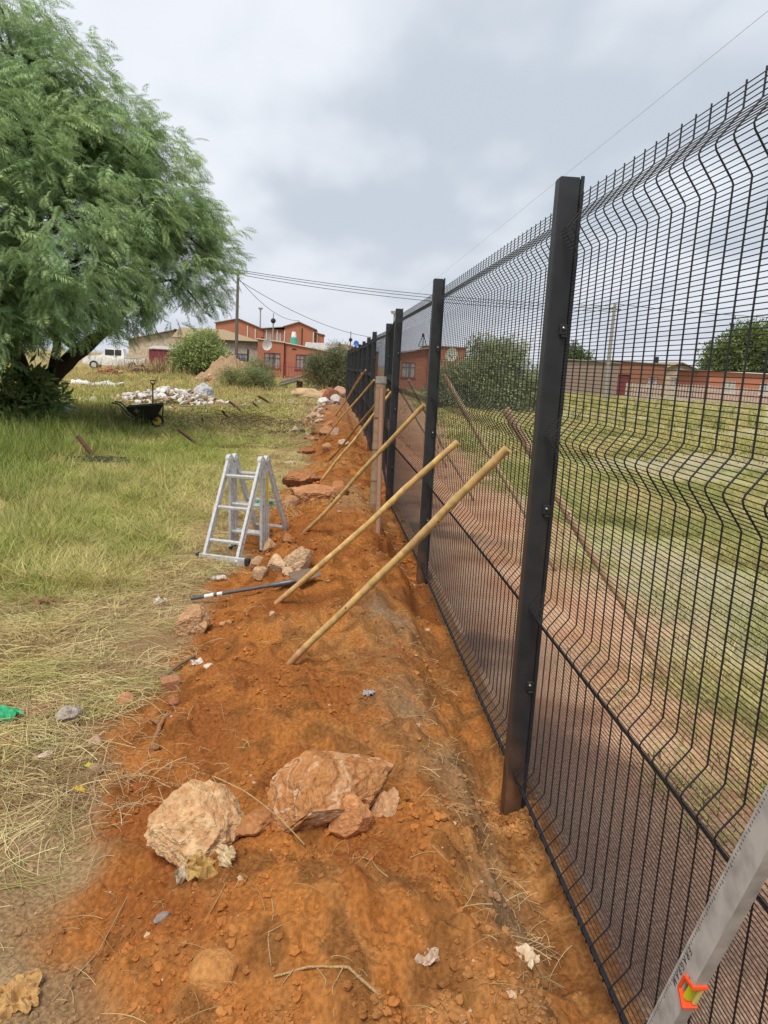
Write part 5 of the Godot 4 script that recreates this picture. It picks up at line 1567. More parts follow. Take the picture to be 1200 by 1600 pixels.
# four walls round a floor w wide and dep deep; front wall faces +z and may have openings and a peak
func shell(t: Node3D, m: Material, o: Vector3, w: float, dep: float, hl: float, hr: float, ops := [], peak := Vector2.ZERO, hidden := "wall") -> void:
	var b := Buf.new()
	wall(b, o, Vector3.RIGHT, w, hl, hr, 0.22, ops, peak)
	part(hidden, b, m, t)
	b = Buf.new(); wall(b, o + Vector3(w - 0.001, 0, -0.221), Vector3.FORWARD, dep - 0.22, hr, hr, 0.22); part(hidden, b, m, t)
	b = Buf.new(); wall(b, o + Vector3(0.001, 0, -dep), Vector3.BACK, dep - 0.221, hl, hl, 0.22); part(hidden, b, m, t)
	b = Buf.new(); wall(b, o + Vector3(w - 0.222, 0, -dep), Vector3.LEFT, w - 0.444, minf(hl, hr), minf(hl, hr), 0.2); part(hidden, b, m, t)

func window(t: Node3D, o: Vector3, e: Array, m: Material, mull := 3, bars := false, curt: Material = null) -> void:
	var x0: float = e[0]; var y0: float = e[1]; var x1: float = e[2]; var y1: float = e[3]
	var b := Buf.new()
	var f := 0.05
	var c := o + Vector3((x0 + x1) * 0.5, (y0 + y1) * 0.5, -0.06)
	b.at(c + Vector3(0, (y1 - y0) * 0.5 - f * 0.5, 0), Vector3(x1 - x0, f, 0.07)); b.at(c - Vector3(0, (y1 - y0) * 0.5 - f * 0.5, 0), Vector3(x1 - x0, f, 0.07))
	for s in [-1.0, 1.0]: b.at(c + Vector3(s * ((x1 - x0) * 0.5 - f * 0.5), 0, 0), Vector3(f, y1 - y0 - 2 * f, 0.07))
	for k in range(1, mull): b.at(o + Vector3(lerpf(x0, x1, float(k) / mull), (y0 + y1) * 0.5, -0.06), Vector3(f * 0.8, y1 - y0 - 2 * f, 0.05))
	b.at(o + Vector3((x0 + x1) * 0.5, lerpf(y0, y1, 0.68), -0.062), Vector3(x1 - x0 - 2 * f, f * 0.7, 0.044))
	var w := part("window", b, m, t)
	var g := Buf.new(); g.at(c + Vector3(0, 0, -0.01), Vector3(x1 - x0 - 0.02, y1 - y0 - 0.02, 0.006)); part("pane", g, M.glass, w)
	var cu := Buf.new()
	var n := int((x1 - x0) / 0.11)
	for k in n:
		var a := lerpf(x0, x1, float(k) / n); var d := lerpf(x0, x1, float(k + 1) / n)
		var za := -0.085 - 0.03 * (k % 2); var zb := -0.085 - 0.03 * ((k + 1) % 2)
		if absf(float(k) / n - 0.52) < 0.07: continue
		cu.quad(o + Vector3(a, y0, za), o + Vector3(d, y0, zb), o + Vector3(d, y1, zb), o + Vector3(a, y1, za), Vector3.BACK)
	part("curtain", cu, M.curtain if curt == null else curt, w)
	var db := Buf.new(); db.at(c + Vector3(0, 0, -0.6), Vector3(x1 - x0 + 0.8, y1 - y0 + 0.8, 0.02)); part("room_wall", db, M.dark, w)
	var sl := Buf.new(); sl.at(o + Vector3((x0 + x1) * 0.5, y0 - 0.035, 0.03), Vector3(x1 - x0 + 0.16, 0.06, 0.10)); part("sill", sl, m, w)
	if bars:
		var bb := Buf.new()
		for k in 8: bb.rod(o + Vector3(lerpf(x0, x1, (k + 0.5) / 8.0), y0, 0.02), o + Vector3(lerpf(x0, x1, (k + 0.5) / 8.0), y1, 0.02), 0.012, 4)
		part("burglar_bars", bb, m, w).set_meta("kind", "stuff")

func dish(label: String, at: Vector3, r: float, yaw: float, m: Material, support: Vector3) -> void:
	var t := thing("satellite_dish", label, "satellite dish", at, yaw)
	var b := Buf.new()
	for i in 5:
		for j in 24:
			var q := []
			for e in [[i, j], [i + 1, j], [i + 1, j + 1], [i, j + 1]]:
				var rr: float = r * e[0] / 5.0; var a: float = TAU * e[1] / 24
				q.append(Vector3(cos(a) * rr, sin(a) * rr * 1.08, 0.28 * rr * rr / r + 0.25 * sin(a) * rr))
			b.face(q[0], q[1], q[2], Vector3.BACK); b.face(q[0], q[2], q[3], Vector3.BACK)
	part("reflector", b, m, t)
	b = Buf.new(); b.rod(Vector3(0, -r * 0.9, 0.05), Vector3(0, -r * 0.25, r * 0.75), 0.014, 6); b.at(Vector3(0, -r * 0.22, r * 0.78), Vector3(0.06, 0.06, 0.10), 0.01)
	part("feed_arm", b, M.concrete, t)
	b = Buf.new()
	var s := support.rotated(Vector3.UP, -yaw)
	b.tube(PackedVector3Array([Vector3(0, 0, -0.02), Vector3(s.x * 0.5, s.y - 0.05, s.z * 0.5), s]), PackedFloat32Array([0.022, 0.022, 0.022]), 6)
	part("bracket", b, M.concrete, t)

func slab(t: Node3D, called: String, m: Material, a: Vector3, b: Vector3, c: Vector3, d: Vector3, th := 0.08) -> void:
	var f := Buf.new()
	var n := (b - a).cross(d - a).normalized()
	if n.y < 0: n = -n
	var u := -n * th
	f.quad(a, b, c, d, n); f.quad(a + u, b + u, c + u, d + u, -n)
	for e in [[a, b], [b, c], [c, d], [d, a]]:
		var mid: Vector3 = (e[0] + e[1]) * 0.5 - (a + b + c + d) * 0.25
		f.quad(e[0], e[1], e[1] + u, e[0] + u, (mid - n * mid.dot(n)).normalized())
	part(called, f, m, t)

func pales(t: Node3D, m: Material, a: Vector3, b: Vector3, h: float, gap: float, wid: float, point := 0.08) -> void:
	var l := a.distance_to(b); var n := int(l / gap)
	var pb := Buf.new(); var dir := (b - a).normalized()
	for k in n + 1:
		var p := a.lerp(b, float(k) / n); p.y = ground_h(p.x, p.z)
		pb.bar(p, p + Vector3(0, h - point, 0), wid, 0.012, dir.cross(Vector3.UP))
		pb.tri(p + Vector3(0, h - point, 0) - dir * wid * 0.5, p + Vector3(0, h - point, 0) + dir * wid * 0.5, p + Vector3(0, h, 0), Vector3.BACK, Vector3.BACK, Vector3.BACK)
	part("pales", pb, m, t).set_meta("kind", "stuff")
	for y in [0.3, h - 0.35]:
		var rb := Buf.new(); rb.bar(a + Vector3(0, y, -0.03), b + Vector3(0, y, -0.03), 0.04, 0.05)
		part("rail", rb, m, t)

func build_houses() -> void:
	var G := 0.22
	# brick house with a sloping parapet
	var t := thing("brick_house", "single-storey red brick house with a white satellite dish and two red-framed windows", "house", Vector3(-6.22, G, -65))
	var e1 := [0.55, 0.95, 1.92, 2.20]; var e2 := [0.98, 0.95, 2.42, 2.20]
	shell(t, M.brick, Vector3.ZERO, 2.2, 7.0, 3.28, 3.10, [e1])
	window(t, Vector3.ZERO, e1, M.frame_red, 3, true)
	var o2 := Vector3(2.22, 0, -0.25)
	shell(t, M.brick, o2, 4.6, 6.7, 3.07, 2.42, [e2])
	window(t, o2, e2, M.frame_red, 4, true, M.sheet)
	slab(t, "roof", M.trim, Vector3(-0.12, 3.37, 0.12), Vector3(2.26, 3.17, 0.12), Vector3(2.26, 3.17, -7), Vector3(-0.12, 3.37, -7), 0.07)
	slab(t, "roof", M.trim, Vector3(2.262, 3.155, -0.1), Vector3(6.95, 2.49, -0.1), Vector3(6.95, 2.49, -7), Vector3(2.262, 3.155, -7), 0.07)
	var b := Buf.new(); b.rod(Vector3(2.30, 0, -0.16), Vector3(2.30, 3.0, -0.16), 0.05, 8); part("downpipe", b, M.frame_red, t)
	b = Buf.new(); b.at(Vector3(3.05, 2.62, -0.235), Vector3(0.34, 0.10, 0.03)); part("air_brick", b, M.dark, t)
	dish("white satellite dish on the left front of the brick house", Vector3(-5.43, 3.06, -64.45), 0.42, 0.35, M.dish, Vector3(0.05, -0.3, -0.5))
	# second brick house beside the fence end
	t = thing("brick_house", "narrow red brick house half hidden by the far end of the fence", "house", Vector3(0.62, G, -65))
	var e3 := [0.62, 0.85, 1.15, 1.95]
	shell(t, M.brick, Vector3.ZERO, 3.4, 7.0, 3.22, 2.72, [e3])
	window(t, Vector3.ZERO, e3, M.frame_blue, 2)
	slab(t, "roof", M.trim, Vector3(-0.1, 3.33, 0.12), Vector3(3.5, 2.80, 0.12), Vector3(3.5, 2.80, -7), Vector3(-0.1, 3.33, -7), 0.07)
	dish("white satellite dish on the narrow brick house by the fence end", Vector3(1.02, 3.0, -64.5), 0.42, 0.4, M.dish, Vector3(0.05, -0.3, -0.5))
	dish("small blue satellite dish on the roof at the end of the fence", Vector3(2.12, 3.58, -65.6), 0.24, -0.3, M.blue, Vector3(0, -0.5, -0.05))
	# pale sheet-roofed outbuilding between them
	t = thing("outbuilding", "low outbuilding with a pale corrugated roof between the two brick houses", "outbuilding", Vector3(-2.4, G, -72.6))
	shell(t, M.cream, Vector3.ZERO, 3.4, 4, 2.6, 2.6)
	for k in 17:
		slab(t, "roof_sheet", M.sheet, Vector3(-0.2 + k * 0.22, 2.70 + 0.02 * (k % 2), 0.3), Vector3(0.03 + k * 0.22, 2.70 + 0.02 * (k % 2), 0.3), Vector3(0.03 + k * 0.22, 3.55 + 0.02 * (k % 2), -4.2), Vector3(-0.2 + k * 0.22, 3.55 + 0.02 * (k % 2), -4.2), 0.01)
	# two-storey blocks behind
	t = thing("brick_block", "two-storey red brick block with a gable end and white downpipes behind the brick house", "building", Vector3(-5.85, 0.3, -95))
	shell(t, M.brick, Vector3.ZERO, 3.65, 8, 5.72, 5.55, [], Vector2(1.75, 6.30))
	slab(t, "roof", M.concrete, Vector3(-0.25, 5.72, 0.25), Vector3(1.75, 6.40, 0.25), Vector3(1.75, 6.40, -8.2), Vector3(-0.25, 5.72, -8.2), 0.08)
	slab(t, "roof", M.concrete, Vector3(1.75, 6.40, 0.25), Vector3(3.95, 5.56, 0.25), Vector3(3.95, 5.56, -8.2), Vector3(1.75, 6.40, -8.2), 0.08)
	shell(t, M.brick, Vector3(3.66, 0, -0.8), 1.15, 6, 5.15, 4.95)
	slab(t, "roof", M.concrete, Vector3(3.7, 5.26, -0.6), Vector3(4.95, 5.02, -0.6), Vector3(4.95, 5.02, -6.8), Vector3(3.7, 5.26, -6.8), 0.08)
	var e4 := [0.3, 3.9, 0.8, 5.0]; var e5 := [1.5, 3.9, 2.1, 5.0]
	shell(t, M.brick, Vector3(-2.62, 0, -1.2), 2.6, 6, 5.35, 5.35, [e4, e5])
	window(t, Vector3(-2.62, 0, -1.2), e4, M.trim, 2); window(t, Vector3(-2.62, 0, -1.2), e5, M.trim, 2)
	slab(t, "roof", M.concrete, Vector3(-2.9, 5.42, -0.8), Vector3(-0.26, 5.72, -0.8), Vector3(-0.26, 5.72, -7), Vector3(-2.9, 5.42, -7), 0.08)
	for x in [-2.3, -1.55, -0.95, 0.02, 3.55, 4.0]:
		b = Buf.new(); b.rod(Vector3(x, 0, 0.09 if x > 0 and x < 3.6 else (-0.72 if x > 3.6 else -1.1)), Vector3(x, 5.2, 0.09 if x > 0 and x < 3.6 else (-0.72 if x > 3.6 else -1.1)), 0.07, 8); part("downpipe", b, M.trim, t)
	b = Buf.new(); b.rod(Vector3(2.15, 3.4, 0.05), Vector3(2.15, 5.6, 0.05), 0.06, 8); part("vent_pipe", b, M.dark, t)
	b = Buf.new(); b.bar(Vector3(-2.6, 3.55, -0.2), Vector3(-0.05, 3.85, -0.2), 0.1, 0.12); part("handrail", b, M.trim, t)
	t = thing("brick_block", "two-storey orange brick block with a long sloping roofline behind the beige house", "building", Vector3(-15.0, 0.3, -100))
	shell(t, M.brick, Vector3.ZERO, 6.5, 8, 5.9, 5.25, [], Vector2(2.9, 6.55))
	slab(t, "roof", M.concrete, Vector3(-0.2, 5.95, 0.25), Vector3(2.9, 6.66, 0.25), Vector3(2.9, 6.66, -8.2), Vector3(-0.2, 5.95, -8.2), 0.08)
	slab(t, "roof", M.concrete, Vector3(2.9, 6.66, 0.25), Vector3(6.75, 5.28, 0.25), Vector3(6.75, 5.28, -8.2), Vector3(2.9, 6.66, -8.2), 0.08)
	for x in [4.1, 5.1]:
		b = Buf.new(); b.rod(Vector3(x, 3.2, 0.08), Vector3(x, 5.8 - (x - 4) * 0.35, 0.08), 0.08, 8); part("downpipe", b, M.trim, t)
	b = Buf.new(); b.at(Vector3(6.05, 4.2, 0.01), Vector3(0.4, 0.5, 0.05)); part("vent", b, M.frame_red, t)
	# beige house with a tiled roof
	t = thing("beige_house", "beige plastered house with a tan roof and a barred window behind the utility pole", "house", Vector3(-10.3, G, -68))
	var d1 := [0.45, 0.0, 0.98, 2.05]; var e6 := [1.75, 0.75, 2.95, 2.05]
	shell(t, M.plaster, Vector3.ZERO, 3.8, 6.5, 3.16, 3.16, [d1, e6])
	window(t, Vector3.ZERO, e6, M.frame_blue, 3, true)
	b = Buf.new(); b.at(Vector3(0.72, 1.02, -0.15), Vector3(0.50, 2.0, 0.05), 0.01); part("door", b, M.dark, t)
	slab(t, "roof", M.tiles, Vector3(-3.6, 3.16, 0.35), Vector3(4.1, 3.16, 0.35), Vector3(0.4, 4.15, -3.2), Vector3(-3.6, 4.15, -3.2), 0.09)
	slab(t, "roof", M.tiles, Vector3(4.1, 3.16, 0.35), Vector3(4.1, 3.16, -6.8), Vector3(0.42, 4.15, -3.25), Vector3(0.42, 4.15, -3.2), 0.09)
	slab(t, "roof", M.tiles, Vector3(4.08, 3.16, -6.8), Vector3(-3.6, 3.16, -6.8), Vector3(-3.6, 4.15, -3.25), Vector3(0.38, 4.15, -3.25), 0.09)
	b = Buf.new(); b.bar(Vector3(-0.2, 3.06, 0.36), Vector3(4.0, 3.06, 0.36), 0.03, 0.12); part("gutter", b, M.dark, t)
	# cream house and its maroon lean-to behind the tree
	t = thing("cream_house", "cream house with a pale sheet roof half hidden by the tree's foliage", "house", Vector3(-19.5, G, -75))
	var e7 := [2.2, 0.9, 3.6, 2.1]
	shell(t, M.cream, Vector3.ZERO, 8.6, 7, 2.9, 2.9, [e7], Vector2(4.4, 3.9))
	window(t, Vector3.ZERO, e7, M.frame_red, 3)
	slab(t, "roof", M.sheet, Vector3(-0.4, 2.86, 0.4), Vector3(4.4, 4.05, 0.4), Vector3(4.4, 4.05, -7.3), Vector3(-0.4, 2.86, -7.3), 0.07)
	slab(t, "roof", M.sheet, Vector3(4.4, 4.05, 0.4), Vector3(9.1, 2.86, 0.4), Vector3(9.1, 2.86, -7.3), Vector3(4.4, 4.05, -7.3), 0.07)
	b = Buf.new(); b.bar(Vector3(4.4, 4.02, 0.43), Vector3(9.1, 2.83, 0.43), 0.04, 0.2); part("barge_board", b, M.dark, t)
	t = thing("maroon_shed", "maroon sheet-metal shed between the white pickup and the green bush", "shed", Vector3(-15.6, G, -66.5))
	for k in 12:
		b = Buf.new(); b.at(Vector3(0.11 + k * 0.21, 1.0 + 0.01 * (k % 2), 0.02 * (k % 2)), Vector3(0.20, 2.0, 0.03)); part("wall_sheet", b, M.maroon, t)
	slab(t, "roof", M.sheet, Vector3(-0.1, 2.08, 0.15), Vector3(2.7, 2.08, 0.15), Vector3(2.7, 2.35, -2.2), Vector3(-0.1, 2.35, -2.2), 0.04)
	b = Buf.new(); b.at(Vector3(0.05, 1.0, -1.05), Vector3(0.04, 2.0, 2.0)); b.at(Vector3(2.55, 1.0, -1.05), Vector3(0.04, 2.0, 2.0)); part("side_walls", b, M.maroon, t)
	# fences of the houses
	t = thing("palisade_fence", "thin maroon palisade fence in front of the red brick house", "fence")
	pales(t, M.frame_red, on(-6.55, -62.2), on(0.4, -62.2), 1.45, 0.22, 0.035)
	t = thing("palisade_fence", "dark palisade fence in front of the beige house beside the utility pole", "fence")
	pales(t, M.dark, on(-9.7, -61.4), on(-6.7, -61.4), 1.7, 0.20, 0.04)
	b = Buf.new(); b.at(Vector3(-6.62, ground_h(-6.62, -61.2) + 1.1, -61.2), Vector3(0.14, 2.3, 0.14), 0.01)
	solo("gate_post", b, M.dark, "thick dark gate post between the beige and the red brick house", "post")
	# beyond the mesh
	t = thing("brick_house", "red brick house with a white dish seen through the second and third mesh panels", "house", Vector3(4.9, 0.1, -60))
	var e8 := [0.7, 0.9, 1.8, 2.1]
	shell(t, M.brick, Vector3.ZERO, 2.7, 6, 2.7, 3.2, [e8])
	window(t, Vector3.ZERO, e8, M.frame_red, 3)
	shell(t, M.brick, Vector3(2.72, 0, 0.3), 3.0, 6, 3.42, 3.42)
	slab(t, "roof", M.sheet, Vector3(-0.3, 2.74, 0.4), Vector3(2.7, 3.30, 0.4), Vector3(2.7, 3.30, -6), Vector3(-0.3, 2.74, -6), 0.07)
	slab(t, "roof", M.tiles, Vector3(2.705, 3.50, 0.45), Vector3(5.85, 3.50, 0.45), Vector3(5.85, 3.56, -6), Vector3(2.705, 3.56, -6), 0.07)
	dish("white satellite dish on the red house seen through the second mesh panel", Vector3(9.35, 2.95, -59.2), 0.5, 0.2, M.dish, Vector3(-0.3, -0.4, -0.45))
	t = thing("grey_brown_house", "grey-brown block-walled house just right of the big fence post", "house", Vector3(23.3, 0, -74))
	shell(t, M.wall_grey, Vector3.ZERO, 5.4, 6, 3.35, 3.25)
	slab(t, "roof", M.concrete, Vector3(-0.2, 3.45, 0.2), Vector3(5.6, 3.34, 0.2), Vector3(5.6, 3.34, -6), Vector3(-0.2, 3.45, -6), 0.08)
	t = thing("brown_brick_house", "brown brick building with a maroon gate behind the leaning field pole", "house", Vector3(28.8, 0, -77))
	var d2 := [0.5, 0.0, 2.3, 2.2]; var e9 := [4.3, 1.0, 5.4, 2.1]
	shell(t, M.brick_dull, Vector3.ZERO, 6.2, 6, 3.55, 3.45, [d2, e9])
	window(t, Vector3.ZERO, e9, M.frame_red, 3)
	for k in 9:
		b = Buf.new(); b.at(Vector3(0.6 + k * 0.2, 1.08, -0.12 - 0.02 * (k % 2)), Vector3(0.19, 2.1, 0.03)); part("gate_board", b, M.maroon, t)
	slab(t, "roof", M.concrete, Vector3(-0.15, 3.64, 0.2), Vector3(6.4, 3.54, 0.2), Vector3(6.4, 3.54, -6), Vector3(-0.15, 3.64, -6), 0.08)
	t = thing("gabled_house", "pale yellow gabled house behind the white picket fence", "house", Vector3(37.6, 0, -85))
	var e10 := [1.6, 1.0, 3.0, 2.2]
	shell(t, M.cream, Vector3.ZERO, 5.6, 8, 2.9, 2.9, [e10], Vector2(2.6, 3.85))
	window(t, Vector3.ZERO, e10, M.trim, 3)
	slab(t, "roof", M.tiles, Vector3(-0.4, 2.86, 0.4), Vector3(2.6, 4.0, 0.4), Vector3(2.6, 4.0, -8.3), Vector3(-0.4, 2.86, -8.3), 0.08)
	slab(t, "roof", M.tiles, Vector3(2.6, 4.0, 0.4), Vector3(6.0, 2.86, 0.4), Vector3(6.0, 2.86, -8.3), Vector3(2.6, 4.0, -8.3), 0.08)
	b = Buf.new(); b.at(Vector3(1.0, 4.1, -3), Vector3(0.4, 0.9, 0.4), 0.02); part("chimney", b, M.dark, t)
	t = thing("long_brick_house", "long low red brick house with a white parapet edge at the right edge", "house", Vector3(38.2, 0, -74))
	var e11 := [1.6, 0.9, 2.8, 2.1]; var e12 := [5.4, 0.9, 6.6, 2.1]
	shell(t, M.brick, Vector3.ZERO, 12, 7, 2.95, 2.95, [e11, e12])
	window(t, Vector3.ZERO, e11, M.trim, 3); window(t, Vector3.ZERO, e12, M.trim, 3)
	slab(t, "roof", M.trim, Vector3(-0.3, 3.06, 0.3), Vector3(12.3, 3.06, 0.3), Vector3(12.3, 3.06, -7.3), Vector3(-0.3, 3.06, -7.3), 0.09)
	t = thing("picket_fence", "pale picket fence standing across the field before the gabled house", "fence")
	pales(t, M.picket, on(26.5, -66), on(44, -62), 1.55, 0.24, 0.15, 0.10)

func build_street() -> void:
	var b := Buf.new()
	var t := thing("utility_pole", "tall dark timber utility pole in front of the beige house", "pole", on(-7.63, -62, -0.3))
	b.tube(PackedVector3Array([Vector3.ZERO, Vector3(0.0, 4, 0), Vector3(0.06, 8.75, 0)]), PackedFloat32Array([0.15, 0.13, 0.10]), 10); part("shaft", b, M.grey_wood, t)
	b = Buf.new(); b.bar(Vector3(-0.5, 8.35, 0), Vector3(0.6, 8.35, 0), 0.08, 0.10); part("crossarm", b, M.grey_wood, t)
	for x in [-0.45, 0.2, 0.55]:
		b = Buf.new(); b.rod(Vector3(x, 8.39, 0), Vector3(x, 8.55, 0), 0.04, 8); part("insulator", b, M.concrete, t)
	t = thing("utility_pole", "pale utility pole rising behind the nearest mesh panel, left of the shade tree", "pole", on(22.4, -60, -0.3))
	b = Buf.new(); b.tube(PackedVector3Array([Vector3.ZERO, Vector3(-0.05, 4, 0), Vector3(-0.02, 7.9, 0)]), PackedFloat32Array([0.16, 0.14, 0.11]), 10); part("shaft", b, M.concrete, t)
	b = Buf.new(); b.bar(Vector3(-0.5, 7.5, 0), Vector3(0.5, 7.5, 0), 0.08, 0.10); part("crossarm", b, M.grey_wood, t)
	var k := 0
	for e in [[Vector3(-8.0, 8.72, -62), Vector3(22.0, 7.42, -60), 0.5, "uppermost wire between the two utility poles"], [Vector3(-7.4, 8.52, -62), Vector3(22.5, 7.25, -60), 0.55, "middle wire between the two utility poles"], [Vector3(-7.1, 8.28, -62), Vector3(22.8, 7.05, -60), 0.6, "lowest wire between the two utility poles"],
			[Vector3(-7.6, 8.1, -62), Vector3(-4.1, 6.8, -95), 0.9, "service wire dropping from the dark pole to the gabled brick block"], [Vector3(-7.55, 7.9, -62), Vector3(8.5, 5.3, -95), 1.3, "long service wire dropping from the dark pole behind the fence end"],
			[Vector3(22.4, 7.6, -60), Vector3(60, 8.6, -62), 0.7, "wire running from the pale pole off the right edge"],
			[Vector3(6.3, 7.26, 8), Vector3(6.3, 7.36, -75), 0.05, "thin pale overhead cable running above and along the fence"]]:
		b = Buf.new()
		var p := PackedVector3Array(); var rd := PackedFloat32Array()
		for i in 21:
			var s := i / 20.0
			p.append((e[0] as Vector3).lerp(e[1], s) - Vector3(0, 4.0 * float(e[2]) * s * (1 - s), 0)); rd.append(0.022 if k < 6 else 0.0045)
		b.tube(p, rd, 5)
		solo("overhead_wire", b, M.dark if k < 6 else M.cable, e[3], "wire", Vector3.ZERO, "overhead wires")
		k += 1
	for e in [["high_mast_light", "tall thin mast light on the skyline between the two brick blocks", Vector3(-12.1, 0, -130), 10.1, 0.12, 0], ["ball_antenna", "thin mast with a dark ball on top above the brick house", Vector3(-6.88, 0, -90), 6.5, 0.09, 1], ["ball_antenna", "small mast with a dark ball above the narrow brick house", Vector3(1.95, 0, -80), 4.5, 0.06, 2], ["roof_mast", "dark mast with a cross frame seen through the third mesh panel", Vector3(8.6, 0, -72), 5.1, 0.05, 3], ["roof_mast", "thin dark mast with a lamp head through the third mesh panel", Vector3(6.4, 0, -80), 7.2, 0.09, 0]]:
		t = thing(e[0], e[1], "mast", e[2])
		b = Buf.new(); b.rod(Vector3.ZERO, Vector3(0, e[3], 0), e[4] * 1.3, 8, e[4] * 0.8); part("shaft", b, M.concrete if e[5] < 2 else M.dark, t)
		b = Buf.new()
		if e[5] == 0: b.rod(Vector3(0, e[3], 0), Vector3(0, e[3] + 0.3, 0), 0.3, 10, 0.42)
		elif e[5] == 3:
			b.rod(Vector3(-0.4, e[3] - 1.3, 0), Vector3(0, e[3] - 0.1, 0), 0.04, 6); b.rod(Vector3(0.4, e[3] - 1.3, 0), Vector3(0, e[3] - 0.1, 0), 0.04, 6); b.at(Vector3(0, e[3] - 0.25, 0), Vector3(0.25, 0.3, 0.1))
		else:
			b.ball(Vector3(0, e[3] - 0.15, 0), Vector3.ONE * (0.30 if e[5] == 1 else 0.2), 12, 8); b.rod(Vector3(0, e[3], 0), Vector3(0, e[3] + 0.7, 0), 0.04, 6)
		part("head", b, M.dark if e[5] > 0 else M.concrete, t)
	t = thing("water_tank", "small green and white tank on the roof of the red brick house", "tank", Vector3(-3.32, 3.12, -67.5))
	b = Buf.new(); b.rod(Vector3(0, 0.1, 0), Vector3(0, 0.75, 0), 0.33, 14); part("body", b, M.green, t)
	b = Buf.new(); b.rod(Vector3(-0.02, 0.76, 0), Vector3(-0.02, 1.25, 0), 0.24, 14, 0.17); part("top", b, M.white, t)
	b = Buf.new(); b.at(Vector3(0, -0.05, 0), Vector3(0.7, 0.28, 0.7)); part("stand", b, M.concrete, t)

func build_pickup() -> void:
	var t := thing("pickup_truck", "white pickup truck parked behind the tree, its red tail light towards the bush", "truck", on(-15.5, -65.0), 0.12)
	# side profile, nose to the left, tail at x = 0
	var prof := [Vector2(0, 0.48), Vector2(0.02, 1.02), Vector2(-1.55, 1.04), Vector2(-1.60, 1.06), Vector2(-1.72, 1.72), Vector2(-2.85, 1.74), Vector2(-3.45, 1.14), Vector2(-4.6, 1.02), Vector2(-4.85, 0.86), Vector2(-4.88, 0.42), Vector2(-4.3, 0.36), Vector2(-0.4, 0.36)]
	var b := Buf.new()
	var c := Vector2(-2.4, 0.85)
	for i in prof.size():
		var p: Vector2 = prof[i]; var q: Vector2 = prof[(i + 1) % prof.size()]
		var inset := func(v: Vector2) -> float: return 0.85 - 0.16 * smoothstep(1.05, 1.7, v.y)
		var a0 := Vector3(p.x, p.y, inset.call(p)); var a1 := Vector3(q.x, q.y, inset.call(q))
		var b0 := a0 * Vector3(1, 1, -1); var b1 := a1 * Vector3(1, 1, -1)
		var out := Vector3((p.x + q.x) * 0.5 - c.x, (p.y + q.y) * 0.5 - c.y, 0)
		b.face(a0, a1, b1, out); b.face(a0, b1, b0, out)
		b.face(Vector3(c.x, c.y, 0.87), a0, a1, Vector3.BACK); b.face(Vector3(c.x, c.y, -0.87), b0, b1, Vector3.FORWARD)
	part("body", b, M.white, t)
	b = Buf.new()
	for e in [[-1.85, -2.35], [-2.42, -3.12]]:
		b.box(Transform3D(Basis(Vector3.RIGHT, -0.22), Vector3((e[0] + e[1]) * 0.5, 1.40, 0.79)), Vector3(absf(e[1] - e[0]), 0.46, 0.03), 0.01)
	part("side_window", b, M.dark, t)
	b = Buf.new(); b.at(Vector3(0.02, 0.82, 0.66), Vector3(0.06, 0.34, 0.32), 0.02); part("tail_light", b, mat(lin(0.5, 0.02, 0.02), 0.3), t)
	b = Buf.new(); b.at(Vector3(0.04, 0.46, 0), Vector3(0.10, 0.16, 1.6), 0.02); part("bumper", b, M.alu, t)
	b = Buf.new(); b.at(Vector3(-0.9, 1.0, 0.865), Vector3(1.4, 0.03, 0.02)); b.at(Vector3(-2.3, 1.08, 0.875), Vector3(0.18, 0.03, 0.03)); part("trim", b, M.dark, t)
	for x in [-0.95, -4.0]:
		for z in [0.78, -0.78]:
			b = Buf.new(); b.rod(Vector3(x, 0.34, z - 0.11), Vector3(x, 0.34, z + 0.11), 0.34, 20)
			var w := part("wheel", b, M.rubber, t)
			b = Buf.new(); b.rod(Vector3(x, 0.34, z - 0.118), Vector3(x, 0.34, z + 0.118), 0.20, 14); part("rim", b, M.alu, w)

# a heap as a rough mound of its own
func heap_mesh(seed_: int, size: Vector3, col: Color, col2: Color, m: Material) -> ArrayMesh:
	var nz := noise(seed_, 0.8, 4); var nf := noise(seed_ + 3, 5.0, 3)
	var n := 64
	var b := Buf.new(); var g := []
	for j in n + 1:
		for i in n + 1:
			var u := float(i) / n * 2 - 1; var w := float(j) / n * 2 - 1
			var r := sqrt(u * u + w * w) * (1.0 + 0.25 * nz.get_noise_2d(u * 1.6, w * 1.6))
			var h := maxf(0.0, pow(maxf(0.0, 1.0 - r), 0.85) * (1.0 + 0.5 * nz.get_noise_2d(u * 2.4 + 5, w * 2.4)) + 0.05 * nf.get_noise_2d(u * 1.6, w * 1.6) * (1.0 - sm(0.8, 1.0, r)))
			g.append(Vector3(u * size.x * 0.5, h * size.y - 0.04, w * size.z * 0.5))
	for j in n:
		for i in n:
			var k := j * (n + 1) + i
			b.col = mixc(col, col2, 0.5 + 0.9 * nf.get_noise_2d(i * 0.11, j * 0.11)); b.col.a = 1
			b.face(g[k], g[k + 1], g[k + n + 2], Vector3.UP); b.face(g[k], g[k + n + 2], g[k + n + 1], Vector3.UP)
	return b.mesh(m)

